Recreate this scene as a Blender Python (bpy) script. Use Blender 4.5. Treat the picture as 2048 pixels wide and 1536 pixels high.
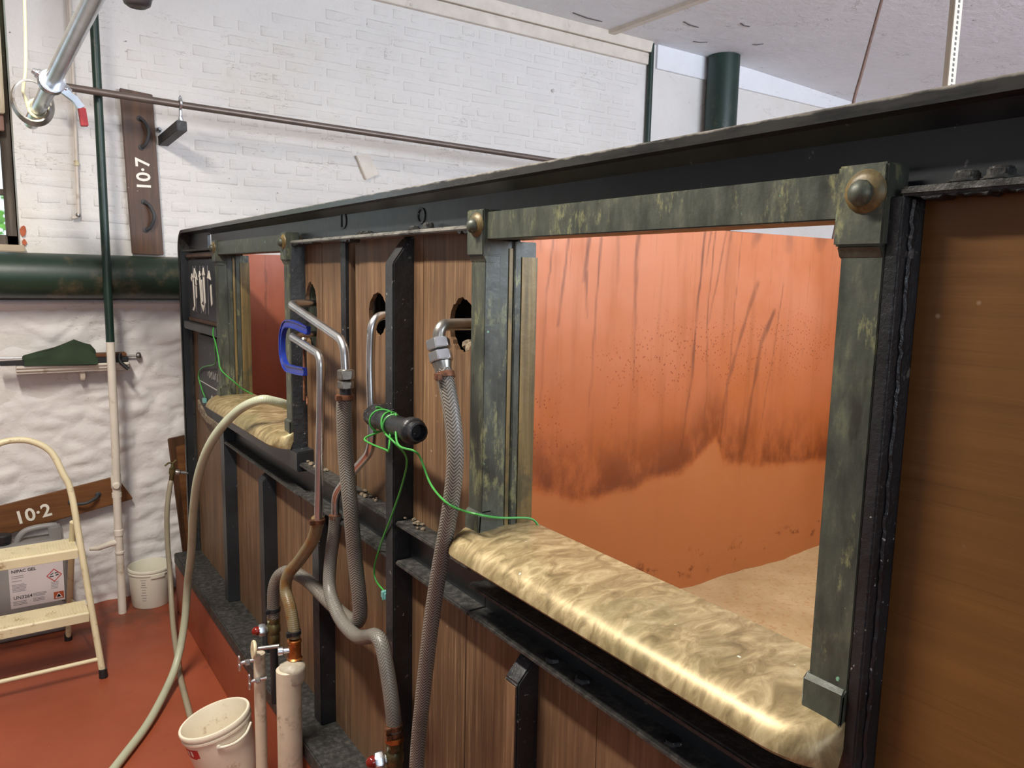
import bpy, bmesh, math, random
from math import sin, cos, pi, radians, sqrt, atan2
from mathutils import Vector, Matrix, noise as mnoise

for o in list(bpy.data.objects):
    bpy.data.objects.remove(o, do_unlink=True)
S = bpy.context.scene
COL = S.collection
random.seed(7)

# ------------------------------------------------------------------ camera
F_PX, PITCH, YAW, ROLL = 1540.0, radians(7.78), radians(34.59), radians(1.166)
fw = Vector((sin(YAW) * cos(PITCH), cos(YAW) * cos(PITCH), -sin(PITCH)))
rt = Vector((cos(YAW), -sin(YAW), 0.0))
up = rt.cross(fw)
r2 = cos(ROLL) * rt + sin(ROLL) * up
u2 = cos(ROLL) * up - sin(ROLL) * rt
cd = bpy.data.cameras.new('camera')
cd.sensor_width = 36.0
cd.lens = F_PX / 2048.0 * 36.0
cd.clip_start = 0.02
cam = bpy.data.objects.new('camera', cd)
COL.objects.link(cam)
mw = Matrix((r2, u2, -fw)).transposed().to_4x4()
mw.translation = Vector((-0.75, 0.0, 1.6))
cam.matrix_world = mw
S.camera = cam

# ------------------------------------------------------------------ world, lights, exposure
w = bpy.data.worlds.new('sky')
S.world = w
w.use_nodes = True
w.node_tree.nodes['Background'].inputs[0].default_value = (0.80, 0.90, 1.0, 1)
w.node_tree.nodes['Background'].inputs[1].default_value = 2.0
S.view_settings.view_transform = 'Standard'
S.view_settings.look = 'None'
S.view_settings.gamma = 1.0
S.view_settings.use_curve_mapping = False
S.view_settings.exposure = -0.15


def area(name, loc, target, sx, sy, power, col):
    l = bpy.data.lights.new(name, 'AREA')
    l.shape = 'RECTANGLE'
    l.size, l.size_y = sx, sy
    l.energy = power
    l.color = col
    o = bpy.data.objects.new(name, l)
    COL.objects.link(o)
    o.location = loc
    o.rotation_euler = (Vector(target) - Vector(loc)).to_track_quat('-Z', 'Y').to_euler()
    return o


# fluorescent batten over the walkway (warm white)
area('walkway_lamp_light', (-0.95, 1.75, 2.93), (-0.95, 1.75, 0.0), 0.12, 1.25, 112, (1.0, 0.93, 0.83))
# daylight through the windows of the wall behind, on the far side of the vessel
area('daylight_far_window', (2.9, -2.45, 2.1), (3.2, 2.0, 2.9), 3.6, 1.5, 360, (0.78, 0.87, 1.0))
# daylight from the window behind the viewpoint
area('daylight_near_window', (-1.3, -2.45, 1.9), (-0.8, 2.0, 1.5), 1.2, 1.3, 22, (0.80, 0.89, 1.0))
# lamps over the open vessel
area('vessel_lamp_light', (1.5, 0.55, 3.10), (1.5, 0.75, 0.0), 1.1, 0.25, 15, (1.0, 0.95, 0.88))

# ------------------------------------------------------------------ node helpers
class G:
    def __init__(s, name):
        s.m = bpy.data.materials.new(name)
        s.m.use_nodes = True
        s.t = s.m.node_tree
        s.b = s.t.nodes['Principled BSDF']
        s._pos = None
        s._uv = None

    def n(s, t, **k):
        x = s.t.nodes.new(t)
        for a, b in k.items():
            setattr(x, a, b)
        return x

    def lk(s, a, b):
        if isinstance(a, (int, float)):
            b.default_value = a
        elif isinstance(a, tuple):
            b.default_value = a if len(a) == 4 or len(b.default_value) == 3 else a + (1,)
        else:
            s.t.links.new(a, b)

    def pos(s):
        if s._pos is None:
            s._pos = s.n('ShaderNodeNewGeometry').outputs['Position']
        return s._pos

    def uv(s):
        if s._uv is None:
            s._uv = s.n('ShaderNodeTexCoord').outputs['UV']
        return s._uv

    def obj(s):
        return s.n('ShaderNodeTexCoord').outputs['Object']

    def sc(s, vec, v):
        x = s.n('ShaderNodeVectorMath', operation='MULTIPLY')
        s.lk(vec, x.inputs[0])
        x.inputs[1].default_value = v
        return x.outputs[0]

    def sep(s, vec):
        x = s.n('ShaderNodeSeparateXYZ')
        s.lk(vec, x.inputs[0])
        return x.outputs

    def comb(s, a, b, c):
        x = s.n('ShaderNodeCombineXYZ')
        for i, v in enumerate((a, b, c)):
            s.lk(v, x.inputs[i])
        return x.outputs[0]

    def noise(s, scale, vec=None, detail=4.0, rough=0.55, dist=0.0, col=False):
        x = s.n('ShaderNodeTexNoise')
        s.lk(vec if vec is not None else s.pos(), x.inputs['Vector'])
        x.inputs['Scale'].default_value = scale
        x.inputs['Detail'].default_value = detail
        x.inputs['Roughness'].default_value = rough
        x.inputs['Distortion'].default_value = dist
        return x.outputs['Color' if col else 'Fac']

    def voro(s, scale, vec=None, feature='F1', rnd=1.0, out='Distance'):
        x = s.n('ShaderNodeTexVoronoi', feature=feature)
        s.lk(vec if vec is not None else s.pos(), x.inputs['Vector'])
        x.inputs['Scale'].default_value = scale
        x.inputs['Randomness'].default_value = rnd
        return x.outputs[out]

    def math(s, op, a, b=0.0, c=None, clamp=False):
        x = s.n('ShaderNodeMath', operation=op, use_clamp=clamp)
        s.lk(a, x.inputs[0])
        s.lk(b, x.inputs[1])
        if c is not None:
            s.lk(c, x.inputs[2])
        return x.outputs[0]

    def step(s, v, a, b, lo=0.0, hi=1.0):
        x = s.n('ShaderNodeMapRange', interpolation_type='SMOOTHSTEP')
        s.lk(v, x.inputs[0])
        for i, q in enumerate((a, b, lo, hi)):
            x.inputs[i + 1].default_value = q
        return x.outputs[0]

    def ramp(s, f, stops):
        x = s.n('ShaderNodeValToRGB')
        e = x.color_ramp.elements
        while len(e) < len(stops):
            e.new(0.5)
        for i, (p, c) in enumerate(stops):
            e[i].position = p
            e[i].color = c + (1,) if len(c) == 3 else c
        s.lk(f, x.inputs[0])
        return x.outputs[0]

    def mix(s, f, a, b, mode='MIX'):
        x = s.n('ShaderNodeMix', data_type='RGBA', blend_type=mode)
        s.lk(f, x.inputs[0])
        s.lk(a, x.inputs[6])
        s.lk(b, x.inputs[7])
        return x.outputs[2]

    def bump(s, h, strength=0.5, dist=0.01, normal=None):
        x = s.n('ShaderNodeBump')
        s.lk(h, x.inputs['Height'])
        x.inputs['Strength'].default_value = strength
        x.inputs['Distance'].default_value = dist
        if normal is not None:
            s.lk(normal, x.inputs['Normal'])
        return x.outputs[0]

    def done(s, col, rough=0.5, metal=0.0, normal=None, spec=None, **k):
        s.lk(col, s.b.inputs['Base Color'])
        s.lk(rough, s.b.inputs['Roughness'])
        s.lk(metal, s.b.inputs['Metallic'])
        if spec is not None:
            s.b.inputs['Specular IOR Level'].default_value = spec
        if normal is not None:
            s.lk(normal, s.b.inputs['Normal'])
        for a, b in k.items():
            s.lk(b, s.b.inputs[a])
        return s.m


def srgb(r, g, b):
    f = lambda c: (c / 255 / 12.92) if c / 255 <= 0.04045 else ((c / 255 + 0.055) / 1.055) ** 2.4
    return (f(r), f(g), f(b))


def simple(name, col, rough=0.5, metal=0.0, var=0.15, scale=12.0, bump=0.15, bdist=0.002, bscale=60.0, dirt=None, dirt_amt=0.5, spec=None, dscale=9.0):
    g = G(name)
    n1 = g.noise(scale)
    dark = tuple(c * (1 - var) for c in col)
    lite = tuple(min(1, c * (1 + var)) for c in col)
    c = g.ramp(n1, [(0.3, dark), (0.7, lite)])
    if dirt:
        d = g.step(g.noise(dscale, detail=6, rough=0.7), 0.62 - dirt_amt * 0.2, 0.80 - dirt_amt * 0.2)
        c = g.mix(d, c, dirt)
    nb = g.bump(g.noise(bscale, detail=3), bump, bdist)
    return g.done(c, rough, metal, nb, spec)


M = {}


def mk_wall(name, base, warm):
    g = G(name)
    c = g.ramp(g.noise(3.0, detail=6, rough=0.65), [(0.25, tuple(x * 0.92 for x in base)), (0.7, base)])
    c = g.mix(g.step(g.noise(1.3, detail=5, rough=0.7), 0.52, 0.72, 0, 0.5), c, warm)
    # flaked specks and hairline cracks
    sp = g.step(g.noise(34, detail=2), 0.745, 0.78)
    sp = g.math('MULTIPLY', sp, g.step(g.noise(2.1), 0.45, 0.6))
    c = g.mix(sp, c, (0.19, 0.15, 0.12))
    v = g.sc(g.pos(), (1.5, 1.5, 9.0))
    cr = g.step(g.math('ABSOLUTE', g.math('SUBTRACT', g.noise(1.7, v, detail=5, rough=0.6), 0.5)), 0.0, 0.006, 1, 0)
    cr = g.math('MULTIPLY', cr, g.step(g.noise(2.6), 0.52, 0.6, 0, 0.55))
    c = g.mix(cr, c, (0.22, 0.18, 0.15))
    h = g.math('ADD', g.math('MULTIPLY', g.noise(14, detail=6, rough=0.6), 1.0), g.math('MULTIPLY', g.noise(70, detail=3), 0.25))
    return g.done(c, 0.62, 0, g.bump(h, 0.55, 0.012), 0.3)


M['wall'] = mk_wall('white_painted_brick', (0.74, 0.71, 0.67), (0.66, 0.60, 0.50))
M['stone'] = mk_wall('white_painted_rubble', (0.78, 0.75, 0.73), (0.70, 0.66, 0.62))
M['ceiling'] = mk_wall('white_ceiling_board', (0.83, 0.84, 0.86), (0.80, 0.80, 0.80))
M['greywall'] = mk_wall('grey_painted_wall', (0.16, 0.16, 0.165), (0.14, 0.14, 0.14))
M['trim'] = simple('cream_painted_trim', srgb(214, 204, 190), 0.5, var=0.08, dirt=(0.35, 0.27, 0.2), dirt_amt=0.15)

# red painted floor
g = G('red_floor_paint')
c = g.ramp(g.noise(2.2, detail=5), [(0.3, srgb(136, 66, 42)), (0.7, srgb(156, 78, 50))])
c = g.mix(g.step(g.noise(5.0, detail=6, rough=0.7), 0.60, 0.74, 0, 0.6), c, srgb(110, 52, 40))
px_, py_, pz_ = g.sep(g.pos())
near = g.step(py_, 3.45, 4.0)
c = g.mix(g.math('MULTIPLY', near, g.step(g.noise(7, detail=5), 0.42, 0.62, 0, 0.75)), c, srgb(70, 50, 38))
fl = g.step(g.noise(45, detail=2), 0.76, 0.79)
c = g.mix(fl, c, srgb(190, 130, 105))
r = g.ramp(g.noise(6, detail=4), [(0.35, (0.38,) * 3), (0.7, (0.6,) * 3)])
M['floor'] = g.done(c, r, 0, g.bump(g.noise(25, detail=4), 0.15, 0.004), 0.5)


def mk_wood(name, a, b, vertical=True, rough=0.5, wear=(0.40, 0.27, 0.16), wamt=0.25, bump=0.35):
    g = G(name)
    st = (26.0, 26.0, 1.6) if vertical else (1.2, 1.2, 30.0)
    v = g.sc(g.pos(), st)
    gr = g.noise(1.6, v, detail=6, rough=0.62)
    c = g.ramp(gr, [(0.30, a), (0.72, b)])
    c = g.mix(g.step(g.noise(2.4, detail=4), 0.4, 0.7, 0, 0.45), c, tuple(x * 0.68 for x in a))
    st2 = (60.0, 60.0, 2.4) if vertical else (2.0, 2.0, 60.0)
    wv = g.step(g.noise(1.3, g.sc(g.pos(), st2), detail=5, rough=0.7), 0.63, 0.74, 0, wamt)
    c = g.mix(wv, c, wear)
    st3 = (190.0, 190.0, 3.5) if vertical else (3.0, 3.0, 170.0)
    fine = g.noise(1.0, g.sc(g.pos(), st3), detail=4, rough=0.7)
    patch = g.step(g.noise(3.2, detail=4), 0.40, 0.62)
    c = g.mix(g.math('MULTIPLY', g.step(fine, 0.52, 0.70), g.math('MULTIPLY', patch, wamt)), c, wear)
    c = g.mix(g.step(fine, 0.46, 0.30, 0, 0.30), c, tuple(x * 0.45 for x in a))
    sp = g.step(g.voro(24), 0.04, 0.09, 1, 0)
    sp = g.math('MULTIPLY', sp, g.step(g.noise(3.0), 0.5, 0.62, 0, 0.5))
    c = g.mix(sp, c, (0.55, 0.44, 0.34))
    return g.done(c, rough, 0, g.bump(gr, bump, 0.003), 0.4)


M['plank'] = mk_wood('brown_painted_plank', srgb(84, 62, 44), srgb(132, 102, 74), True, 0.52, srgb(186, 154, 116), 0.45)
M['board'] = mk_wood('brown_painted_board', srgb(98, 66, 32), srgb(112, 76, 38), False, 0.38, srgb(150, 112, 74), 0.12, 0.12)
M['oldwood'] = mk_wood('varnished_board', srgb(66, 44, 28), srgb(98, 66, 42), True, 0.45, srgb(140, 95, 55), 0.3)
M['oldwood_h'] = mk_wood('varnished_board_flat', srgb(100, 62, 34), srgb(134, 90, 52), False, 0.45, srgb(150, 105, 62), 0.3)
M['creamwood'] = mk_wood('cream_painted_wood', srgb(205, 190, 160), srgb(232, 222, 196), True, 0.5, srgb(150, 95, 60), 0.3)
M['greywood'] = mk_wood('weathered_window_wood', srgb(60, 52, 46), srgb(130, 120, 110), True, 0.8, srgb(170, 160, 150), 0.4)

# black bituminous paint
g = G('black_tar_paint')
h = g.math('ADD', g.noise(60, detail=5, rough=0.65), g.math('MULTIPLY', g.noise(12, detail=3), 0.6))
c = g.ramp(g.noise(9, detail=5), [(0.3, (0.008, 0.008, 0.009)), (0.75, (0.020, 0.021, 0.023))])
c = g.mix(g.step(g.noise(40, detail=4), 0.68, 0.73, 0, 0.6), c, (0.16, 0.15, 0.13))
c = g.mix(g.math('MULTIPLY', g.step(g.noise(110, detail=2), 0.68, 0.72), g.step(g.noise(8, detail=3), 0.5, 0.62)), c, (0.38, 0.37, 0.35))
M['black'] = g.done(c, g.ramp(g.noise(20), [(0.3, (0.26,) * 3), (0.7, (0.5,) * 3)]), 0, g.bump(h, 0.55, 0.004), 0.5)
# smoother black paint on the channel
g = G('black_channel_paint')
c = g.ramp(g.noise(7, detail=5), [(0.3, (0.012, 0.014, 0.016)), (0.75, (0.026, 0.030, 0.034))])
c = g.mix(g.step(g.noise(55, detail=3), 0.71, 0.75, 0, 0.5), c, (0.2, 0.19, 0.17))
M['channel'] = g.done(c, 0.36, 0, g.bump(g.noise(30, detail=4), 0.25, 0.003), 0.5)
# dusty black ledges
g = G('dusty_black_ledge')
d = g.step(g.noise(60, detail=7, rough=0.75), 0.40, 0.75)
c = g.mix(d, (0.022, 0.022, 0.021), (0.085, 0.080, 0.070))
M['dusty'] = g.done(c, 0.55, 0, g.bump(g.noise(45, detail=5), 0.7, 0.006), 0.4)
# black rim: patchy wear, plus a highlight painted pale along the top edge
g = G('black_rim_wear_and_highlight')
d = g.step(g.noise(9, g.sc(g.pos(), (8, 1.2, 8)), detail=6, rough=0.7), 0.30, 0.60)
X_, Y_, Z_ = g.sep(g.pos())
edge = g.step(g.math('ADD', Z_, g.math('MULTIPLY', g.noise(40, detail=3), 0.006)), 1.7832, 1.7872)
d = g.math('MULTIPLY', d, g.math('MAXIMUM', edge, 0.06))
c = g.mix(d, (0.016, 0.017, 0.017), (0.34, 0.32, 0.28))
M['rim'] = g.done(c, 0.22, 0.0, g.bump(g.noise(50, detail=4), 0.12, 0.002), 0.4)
g = G('worn_grey_flange_edge')
d = g.step(g.noise(20, g.sc(g.pos(), (3, 1, 3)), detail=6, rough=0.7), 0.32, 0.6)
c = g.mix(d, (0.03, 0.03, 0.03), (0.26, 0.25, 0.22))
M['flange'] = g.done(c, 0.4, 0.1, g.bump(g.noise(60, detail=4), 0.4, 0.003), 0.5)

# verdigris bronze
g = G('patinated_bronze')
v = g.sc(g.pos(), (9, 9, 2.6))
n1 = g.noise(3.2, v, detail=7, rough=0.7)
c = g.ramp(n1, [(0.34, srgb(52, 56, 50)), (0.58, srgb(76, 80, 70)), (0.80, srgb(112, 116, 88))])
c = g.mix(g.step(g.noise(24, g.sc(g.pos(), (1, 1, 0.4)), detail=6, rough=0.75), 0.565, 0.69, 0, 0.72), c, srgb(150, 150, 106))
c = g.mix(g.math('MULTIPLY', g.step(g.noise(70, g.sc(g.pos(), (1, 1, 0.35)), detail=5, rough=0.75), 0.5, 0.62), g.step(g.noise(6, detail=3), 0.48, 0.66, 0, 0.6)), c, srgb(140, 142, 100))
c = g.mix(g.step(g.noise(55, detail=3), 0.72, 0.76), c, srgb(130, 185, 150))
c = g.mix(g.step(g.noise(7, g.sc(g.pos(), (3, 3, 1)), detail=4), 0.62, 0.70, 0, 0.6), c, srgb(34, 30, 25))
M['bronze'] = g.done(c, g.ramp(n1, [(0.3, (0.32,) * 3), (0.7, (0.55,) * 3)]), 0.15, g.bump(g.noise(40, detail=5), 0.3, 0.003), 0.5)
# worn warmer inner jamb of the window
g = G('worn_bronze_jamb')
v = g.sc(g.pos(), (40, 40, 1.4))
n1 = g.noise(1.4, v, detail=7, rough=0.7)
c = g.ramp(n1, [(0.30, srgb(66, 58, 36)), (0.52, srgb(118, 100, 62)), (0.75, srgb(160, 136, 84))])
c = g.mix(g.step(g.noise(6, detail=6, rough=0.7), 0.52, 0.66, 0, 0.7), c, srgb(62, 66, 50))
M['jamb'] = g.done(c, 0.45, 0.2, g.bump(g.noise(40, detail=5), 0.3, 0.003), 0.5)
# polished brass sill
g = G('worn_brass_sill')
v = g.sc(g.pos(), (6, 11, 6))
sw = g.noise(3.0, v, detail=9, rough=0.66, dist=1.1)
c = g.ramp(sw, [(0.30, srgb(112, 96, 66)), (0.47, srgb(150, 132, 94)), (0.60, srgb(178, 160, 120)), (0.78, srgb(206, 190, 154))])
c = g.mix(g.step(g.noise(5, detail=6, rough=0.7), 0.50, 0.68, 0, 0.55), c, srgb(128, 122, 86))
c = g.mix(g.step(g.noise(38, detail=3), 0.73, 0.76), c, srgb(210, 214, 194))
M['brass'] = g.done(c, g.ramp(sw, [(0.3, (0.34,) * 3), (0.7, (0.48,) * 3)]), 0.3, g.bump(g.noise(60, detail=4), 0.06, 0.002), 0.5)


def mk_copper(name, top, mid, low, axis, tide, zmin, zmax, attr=False):
    g = G(name)
    X, Y, Z = g.sep(g.pos())
    A = X if axis == 'x' else Y
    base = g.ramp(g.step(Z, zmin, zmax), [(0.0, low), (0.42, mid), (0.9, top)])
    base = g.mix(g.step(g.noise(2.3, detail=5), 0.42, 0.66, 0, 0.6), base, mid)
    # soft wash marks
    wv = g.noise(1.0, g.comb(g.math('MULTIPLY', A, 16.0), 0.0, g.math('MULTIPLY', Z, 1.1)), detail=6, rough=0.6)
    base = g.mix(g.step(wv, 0.48, 0.68, 0, 0.35), base, tuple(c * 0.62 for c in mid))
    # drips from the rim: thin wandering lines of unequal length
    wob = g.math('MULTIPLY', g.math('SUBTRACT', g.noise(2.2, detail=3), 0.5), 0.05)
    a2 = g.math('ADD', A, wob)
    for i, (fr, off, wd, st) in enumerate(((4.9, 3.1, 0.005, .3), (7.3, 7.7, 0.003, .3)) if attr else ((3.3, 0.37, 0.012, .55), (4.9, 3.1, 0.006, .5))):
        cell = g.math('ADD', g.math('MULTIPLY', a2, fr), off)
        fl_ = g.math('FLOOR', cell)
        wn = g.n('ShaderNodeTexWhiteNoise', noise_dimensions='1D')
        g.lk(g.math('ADD', fl_, off * 3.3), wn.inputs['W'])
        ctr = g.math('ADD', 0.25, g.math('MULTIPLY', wn.outputs['Value'], 0.5))
        fr_ = g.math('DIVIDE', g.math('ABSOLUTE', g.math('SUBTRACT', g.math('FRACT', cell), ctr)), fr)
        wn2 = g.n('ShaderNodeTexWhiteNoise', noise_dimensions='1D')
        g.lk(g.math('ADD', fl_, off * 7.1 + 40), wn2.inputs['W'])
        ln = g.math('MULTIPLY', g.math('POWER', wn2.outputs['Value'], 1.5), 1.15 - 0.15 * i)
        dz = g.math('SUBTRACT', zmax, Z)
        rem = g.math('SUBTRACT', ln, dz)
        nz_ = g.noise(5, g.comb(g.math('MULTIPLY', A, 6.0), 0.0, g.math('MULTIPLY', Z, 2.6)), detail=4)
        wth = g.math('MULTIPLY', g.math('MULTIPLY', g.step(nz_, 0.32, 0.72), g.step(rem, 0.0, 0.3)), wd)
        line = g.step(g.math('SUBTRACT', fr_, wth), -0.004, 0.0012, 1, 0)
        f_ = g.math('MULTIPLY', g.math('MULTIPLY', line, g.step(rem, 0.0, 0.08)), st)
        base = g.mix(f_, base, srgb(104, 62, 46))
    if attr:
        an = g.n('ShaderNodeAttribute', attribute_name='run')
        rn = g.math('MULTIPLY', an.outputs['Fac'], g.step(g.noise(30, g.sc(g.pos(), (1, 1, 0.25)), detail=4), 0.3, 0.6, 0.55, 1.0))
        base = g.mix(rn, base, srgb(104, 62, 44))
    # splash spots
    vd = g.voro(72.0)
    zs_ = g.math('SUBTRACT', Z, g.math('MULTIPLY', g.step(A, 0.6, 1.3), 0.2)) if attr else Z
    band = g.math('MULTIPLY', g.step(zs_, 0.95, 1.10), g.step(zs_, 1.20, 1.38, 1, 0))
    sel = g.step(g.noise(4.2, detail=4), 0.38, 0.55)
    spot = g.math('MULTIPLY', g.step(vd, 0.15, 0.27, 1, 0), g.math('MULTIPLY', band, sel))
    base = g.mix(g.math('MULTIPLY', spot, 0.75), base, srgb(126, 52, 22))
    # tide line left by the yeast head
    if tide:
        tl = g.math('ADD', 0.78, g.math('MULTIPLY', g.noise(1.0, g.comb(g.math('MULTIPLY', A, 2.4), 0.0, g.math('MULTIPLY', Z, 3.0)), detail=9, rough=0.62), 0.30))
        d = g.math('SUBTRACT', Z, tl)
        if attr:
            at_ = g.n('ShaderNodeAttribute', attribute_name='td')
            d = g.math('ADD', at_.outputs['Fac'], g.math('MULTIPLY', g.math('SUBTRACT', g.noise(9, detail=8, rough=0.65), 0.5), 0.09))
        scum = g.math('MULTIPLY', g.step(d, 0.0, 0.28, 1, 0), g.step(d, -0.02, 0.02))
        scum = g.math('MULTIPLY', scum, g.step(g.noise(4, g.sc(g.pos(), (2, 1, 1)), detail=8, rough=0.7), 0.36, 0.60, 0.2, 0.95))
        base = g.mix(scum, base, srgb(118, 60, 28))
        base = g.mix(g.step(d, -0.03, 0.01, 0.75, 0.0), base, srgb(184, 116, 66))
        rt_ = g.step(g.noise(16, detail=6, rough=0.75), 0.56, 0.66)
        b2 = g.math('MULTIPLY', g.step(Z, 0.50, 0.56), g.step(Z, 0.58, 0.66, 1, 0))
        base = g.mix(g.math('MULTIPLY', rt_, b2), base, srgb(120, 62, 30))
    rough = g.ramp(g.noise(7, detail=4), [(0.3, (0.34,) * 3), (0.7, (0.55,) * 3)])
    h = g.math('ADD', g.noise(3, detail=2), g.math('MULTIPLY', g.noise(40, detail=4), 0.08))
    return g.done(base, rough, 0.1, g.bump(h, 0.2, 0.012), 0.4)


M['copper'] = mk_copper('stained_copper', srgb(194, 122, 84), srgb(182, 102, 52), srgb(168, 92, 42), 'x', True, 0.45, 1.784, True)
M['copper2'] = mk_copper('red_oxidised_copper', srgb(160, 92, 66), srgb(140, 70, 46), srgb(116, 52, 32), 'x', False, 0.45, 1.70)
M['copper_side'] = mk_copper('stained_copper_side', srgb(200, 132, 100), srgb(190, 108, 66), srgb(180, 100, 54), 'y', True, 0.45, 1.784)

g = G('dried_yeast_sediment')
c = g.ramp(g.noise(6, detail=7, rough=0.65), [(0.3, srgb(178, 152, 108)), (0.7, srgb(204, 182, 138))])
c = g.mix(g.step(g.noise(60, detail=3), 0.56, 0.66, 0, 0.4), c, srgb(168, 112, 70))
M['yeast'] = g.done(c, 0.5, 0, g.bump(g.noise(50, detail=5), 0.4, 0.006), 0.3)

M['green'] = simple('dark_green_gloss', srgb(26, 48, 40), 0.4, var=0.2, scale=5, bump=0.15, dirt=srgb(86, 82, 66), dirt_amt=0.2)
M['greenbig'] = simple('dark_green_pipe_paint', srgb(30, 50, 38), 0.4, var=0.3, scale=4, dirt=srgb(90, 82, 62), dirt_amt=0.75, dscale=5)
M['whitepipe'] = simple('white_gloss_pipe', srgb(222, 214, 200), 0.35, var=0.06, dirt=srgb(170, 150, 120), dirt_amt=0.3)
M['dirtywhite'] = simple('grimy_white_pipe', srgb(206, 192, 168), 0.38, var=0.1, dirt=srgb(96, 78, 55), dirt_amt=0.35)
M['steel'] = simple('stainless_steel', (0.66, 0.66, 0.66), 0.30, 1.0, var=0.15, scale=8, bump=0.05, bscale=30)
M['oldsteel'] = simple('dull_steel', (0.34, 0.32, 0.29), 0.36, 0.9, var=0.3, scale=25, dirt=(0.14, 0.10, 0.07), dirt_amt=0.5)
M['galv'] = simple('galvanised_tube', (0.62, 0.66, 0.70), 0.30, 0.95, var=0.14, scale=14, bump=0.08)
M['railpipe'] = simple('brown_grey_rail', srgb(112, 100, 92), 0.4, 0.5, var=0.15)
M['rust'] = simple('rusty_clip', srgb(128, 84, 58), 0.55, 0.5, var=0.35, scale=40, dirt=srgb(70, 44, 30), dirt_amt=0.7)
M['copperfit'] = simple('copper_fitting', srgb(176, 112, 60), 0.35, 0.8, var=0.25, scale=30, dirt=srgb(92, 60, 34), dirt_amt=0.5)
M['oldbrass'] = simple('old_brass_fitting', srgb(110, 100, 66), 0.4, 0.6, var=0.3, scale=30, dirt=srgb(52, 46, 30), dirt_amt=0.6)
M['redknob'] = simple('red_glass_dome', srgb(116, 28, 18), 0.12, var=0.1, bump=0.0)
M['tape'] = simple('grey_tape_wrap', srgb(176, 166, 148), 0.5, var=0.25, scale=40, bump=0.5, bscale=50, bdist=0.004)
M['cloth'] = simple('dark_green_cloth', srgb(44, 60, 40), 0.9, var=0.25, scale=9, bump=0.3, bscale=200)
M['rubber'] = simple('black_rubber', (0.015, 0.015, 0.017), 0.5, var=0.2)
M['plastic'] = simple('white_plastic', srgb(226, 222, 204), 0.35, var=0.03, bump=0.02)
M['plastic_dirty'] = simple('grubby_white_plastic', srgb(232, 222, 200), 0.35, var=0.04, dirt=srgb(150, 118, 88), dirt_amt=0.28, dscale=14)
M['jerry'] = simple('grey_plastic', srgb(142, 140, 138), 0.42, var=0.06, scale=6)
M['label'] = simple('white_label_paper', srgb(214, 206, 206), 0.5, var=0.03)
M['ink'] = simple('black_ink', (0.03, 0.03, 0.035), 0.6, var=0.05)
M['greyink'] = simple('grey_ink', srgb(150, 146, 150), 0.6, var=0.05)
M['redink'] = simple('red_ink', srgb(190, 50, 50), 0.5, var=0.05)
M['orangeink'] = simple('orange_ink', srgb(176, 84, 48), 0.5, var=0.05)
M['ladder'] = simple('cream_ladder_paint', srgb(216, 204, 168), 0.42, var=0.07, dirt=srgb(140, 112, 72), dirt_amt=0.3, dscale=20)
M['letter'] = simple('white_letter_paint', srgb(238, 232, 218), 0.5, var=0.04)
M['blue'] = simple('blue_clamp_enamel', srgb(28, 48, 132), 0.28, var=0.15, dirt=srgb(60, 50, 50), dirt_amt=0.1)
M['wire'] = simple('green_wire_sheath', srgb(62, 150, 62), 0.4, var=0.1, scale=20)
M['teal'] = simple('teal_connector', srgb(110, 165, 160), 0.4, var=0.1)
M['rope'] = simple('cream_rope', srgb(228, 218, 180), 0.8, var=0.08, bump=0.5, bscale=150)
M['slate'] = simple('grey_black_slate', srgb(58, 58, 60), 0.6, var=0.2, dirt=srgb(120, 118, 112), dirt_amt=0.2, dscale=22)
M['signblack'] = simple('dark_sign_board', srgb(44, 44, 50), 0.42, var=0.2)
M['chalk'] = simple('white_chalk', srgb(190, 188, 182), 0.9, var=0.1)
M['insul'] = simple('dark_insulation', (0.018, 0.014, 0.011), 0.95, var=0.4, scale=50, bump=0.6)
M['debris'] = simple('pale_plaster_debris', srgb(128, 114, 94), 0.8, var=0.35, scale=60, bump=0.7, bdist=0.006, dirt=srgb(50, 44, 38), dirt_amt=0.7, dscale=40)
M['terracotta'] = simple('bare_brick', srgb(170, 88, 56), 0.85, var=0.25, scale=40)
M['leaf'] = simple('green_leaf', srgb(120, 185, 70), 0.5, var=0.4, scale=12)
M['lampblack'] = simple('charcoal_lamp_enamel', srgb(62, 58, 60), 0.4, var=0.08)
M['brownpanel'] = simple('brown_painted_panel', srgb(146, 104, 88), 0.5, var=0.08)
M['tan'] = simple('tan_painted_sill', srgb(176, 156, 130), 0.5, var=0.08)
M['perfw'] = simple('white_perforated_strip', srgb(176, 170, 158), 0.5, var=0.04)
M['hole'] = simple('dark_slot', (0.10, 0.095, 0.09), 0.9, var=0.05)
M['brownrod'] = simple('brown_cable', srgb(110, 86, 76), 0.5, var=0.1)
g = G('window_glass')
M['glass'] = g.done((0.9, 0.95, 0.95), 0.03, 0.0, None, None, **{'Transmission Weight': 1.0, 'IOR': 1.1, 'Alpha': 0.35})


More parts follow.
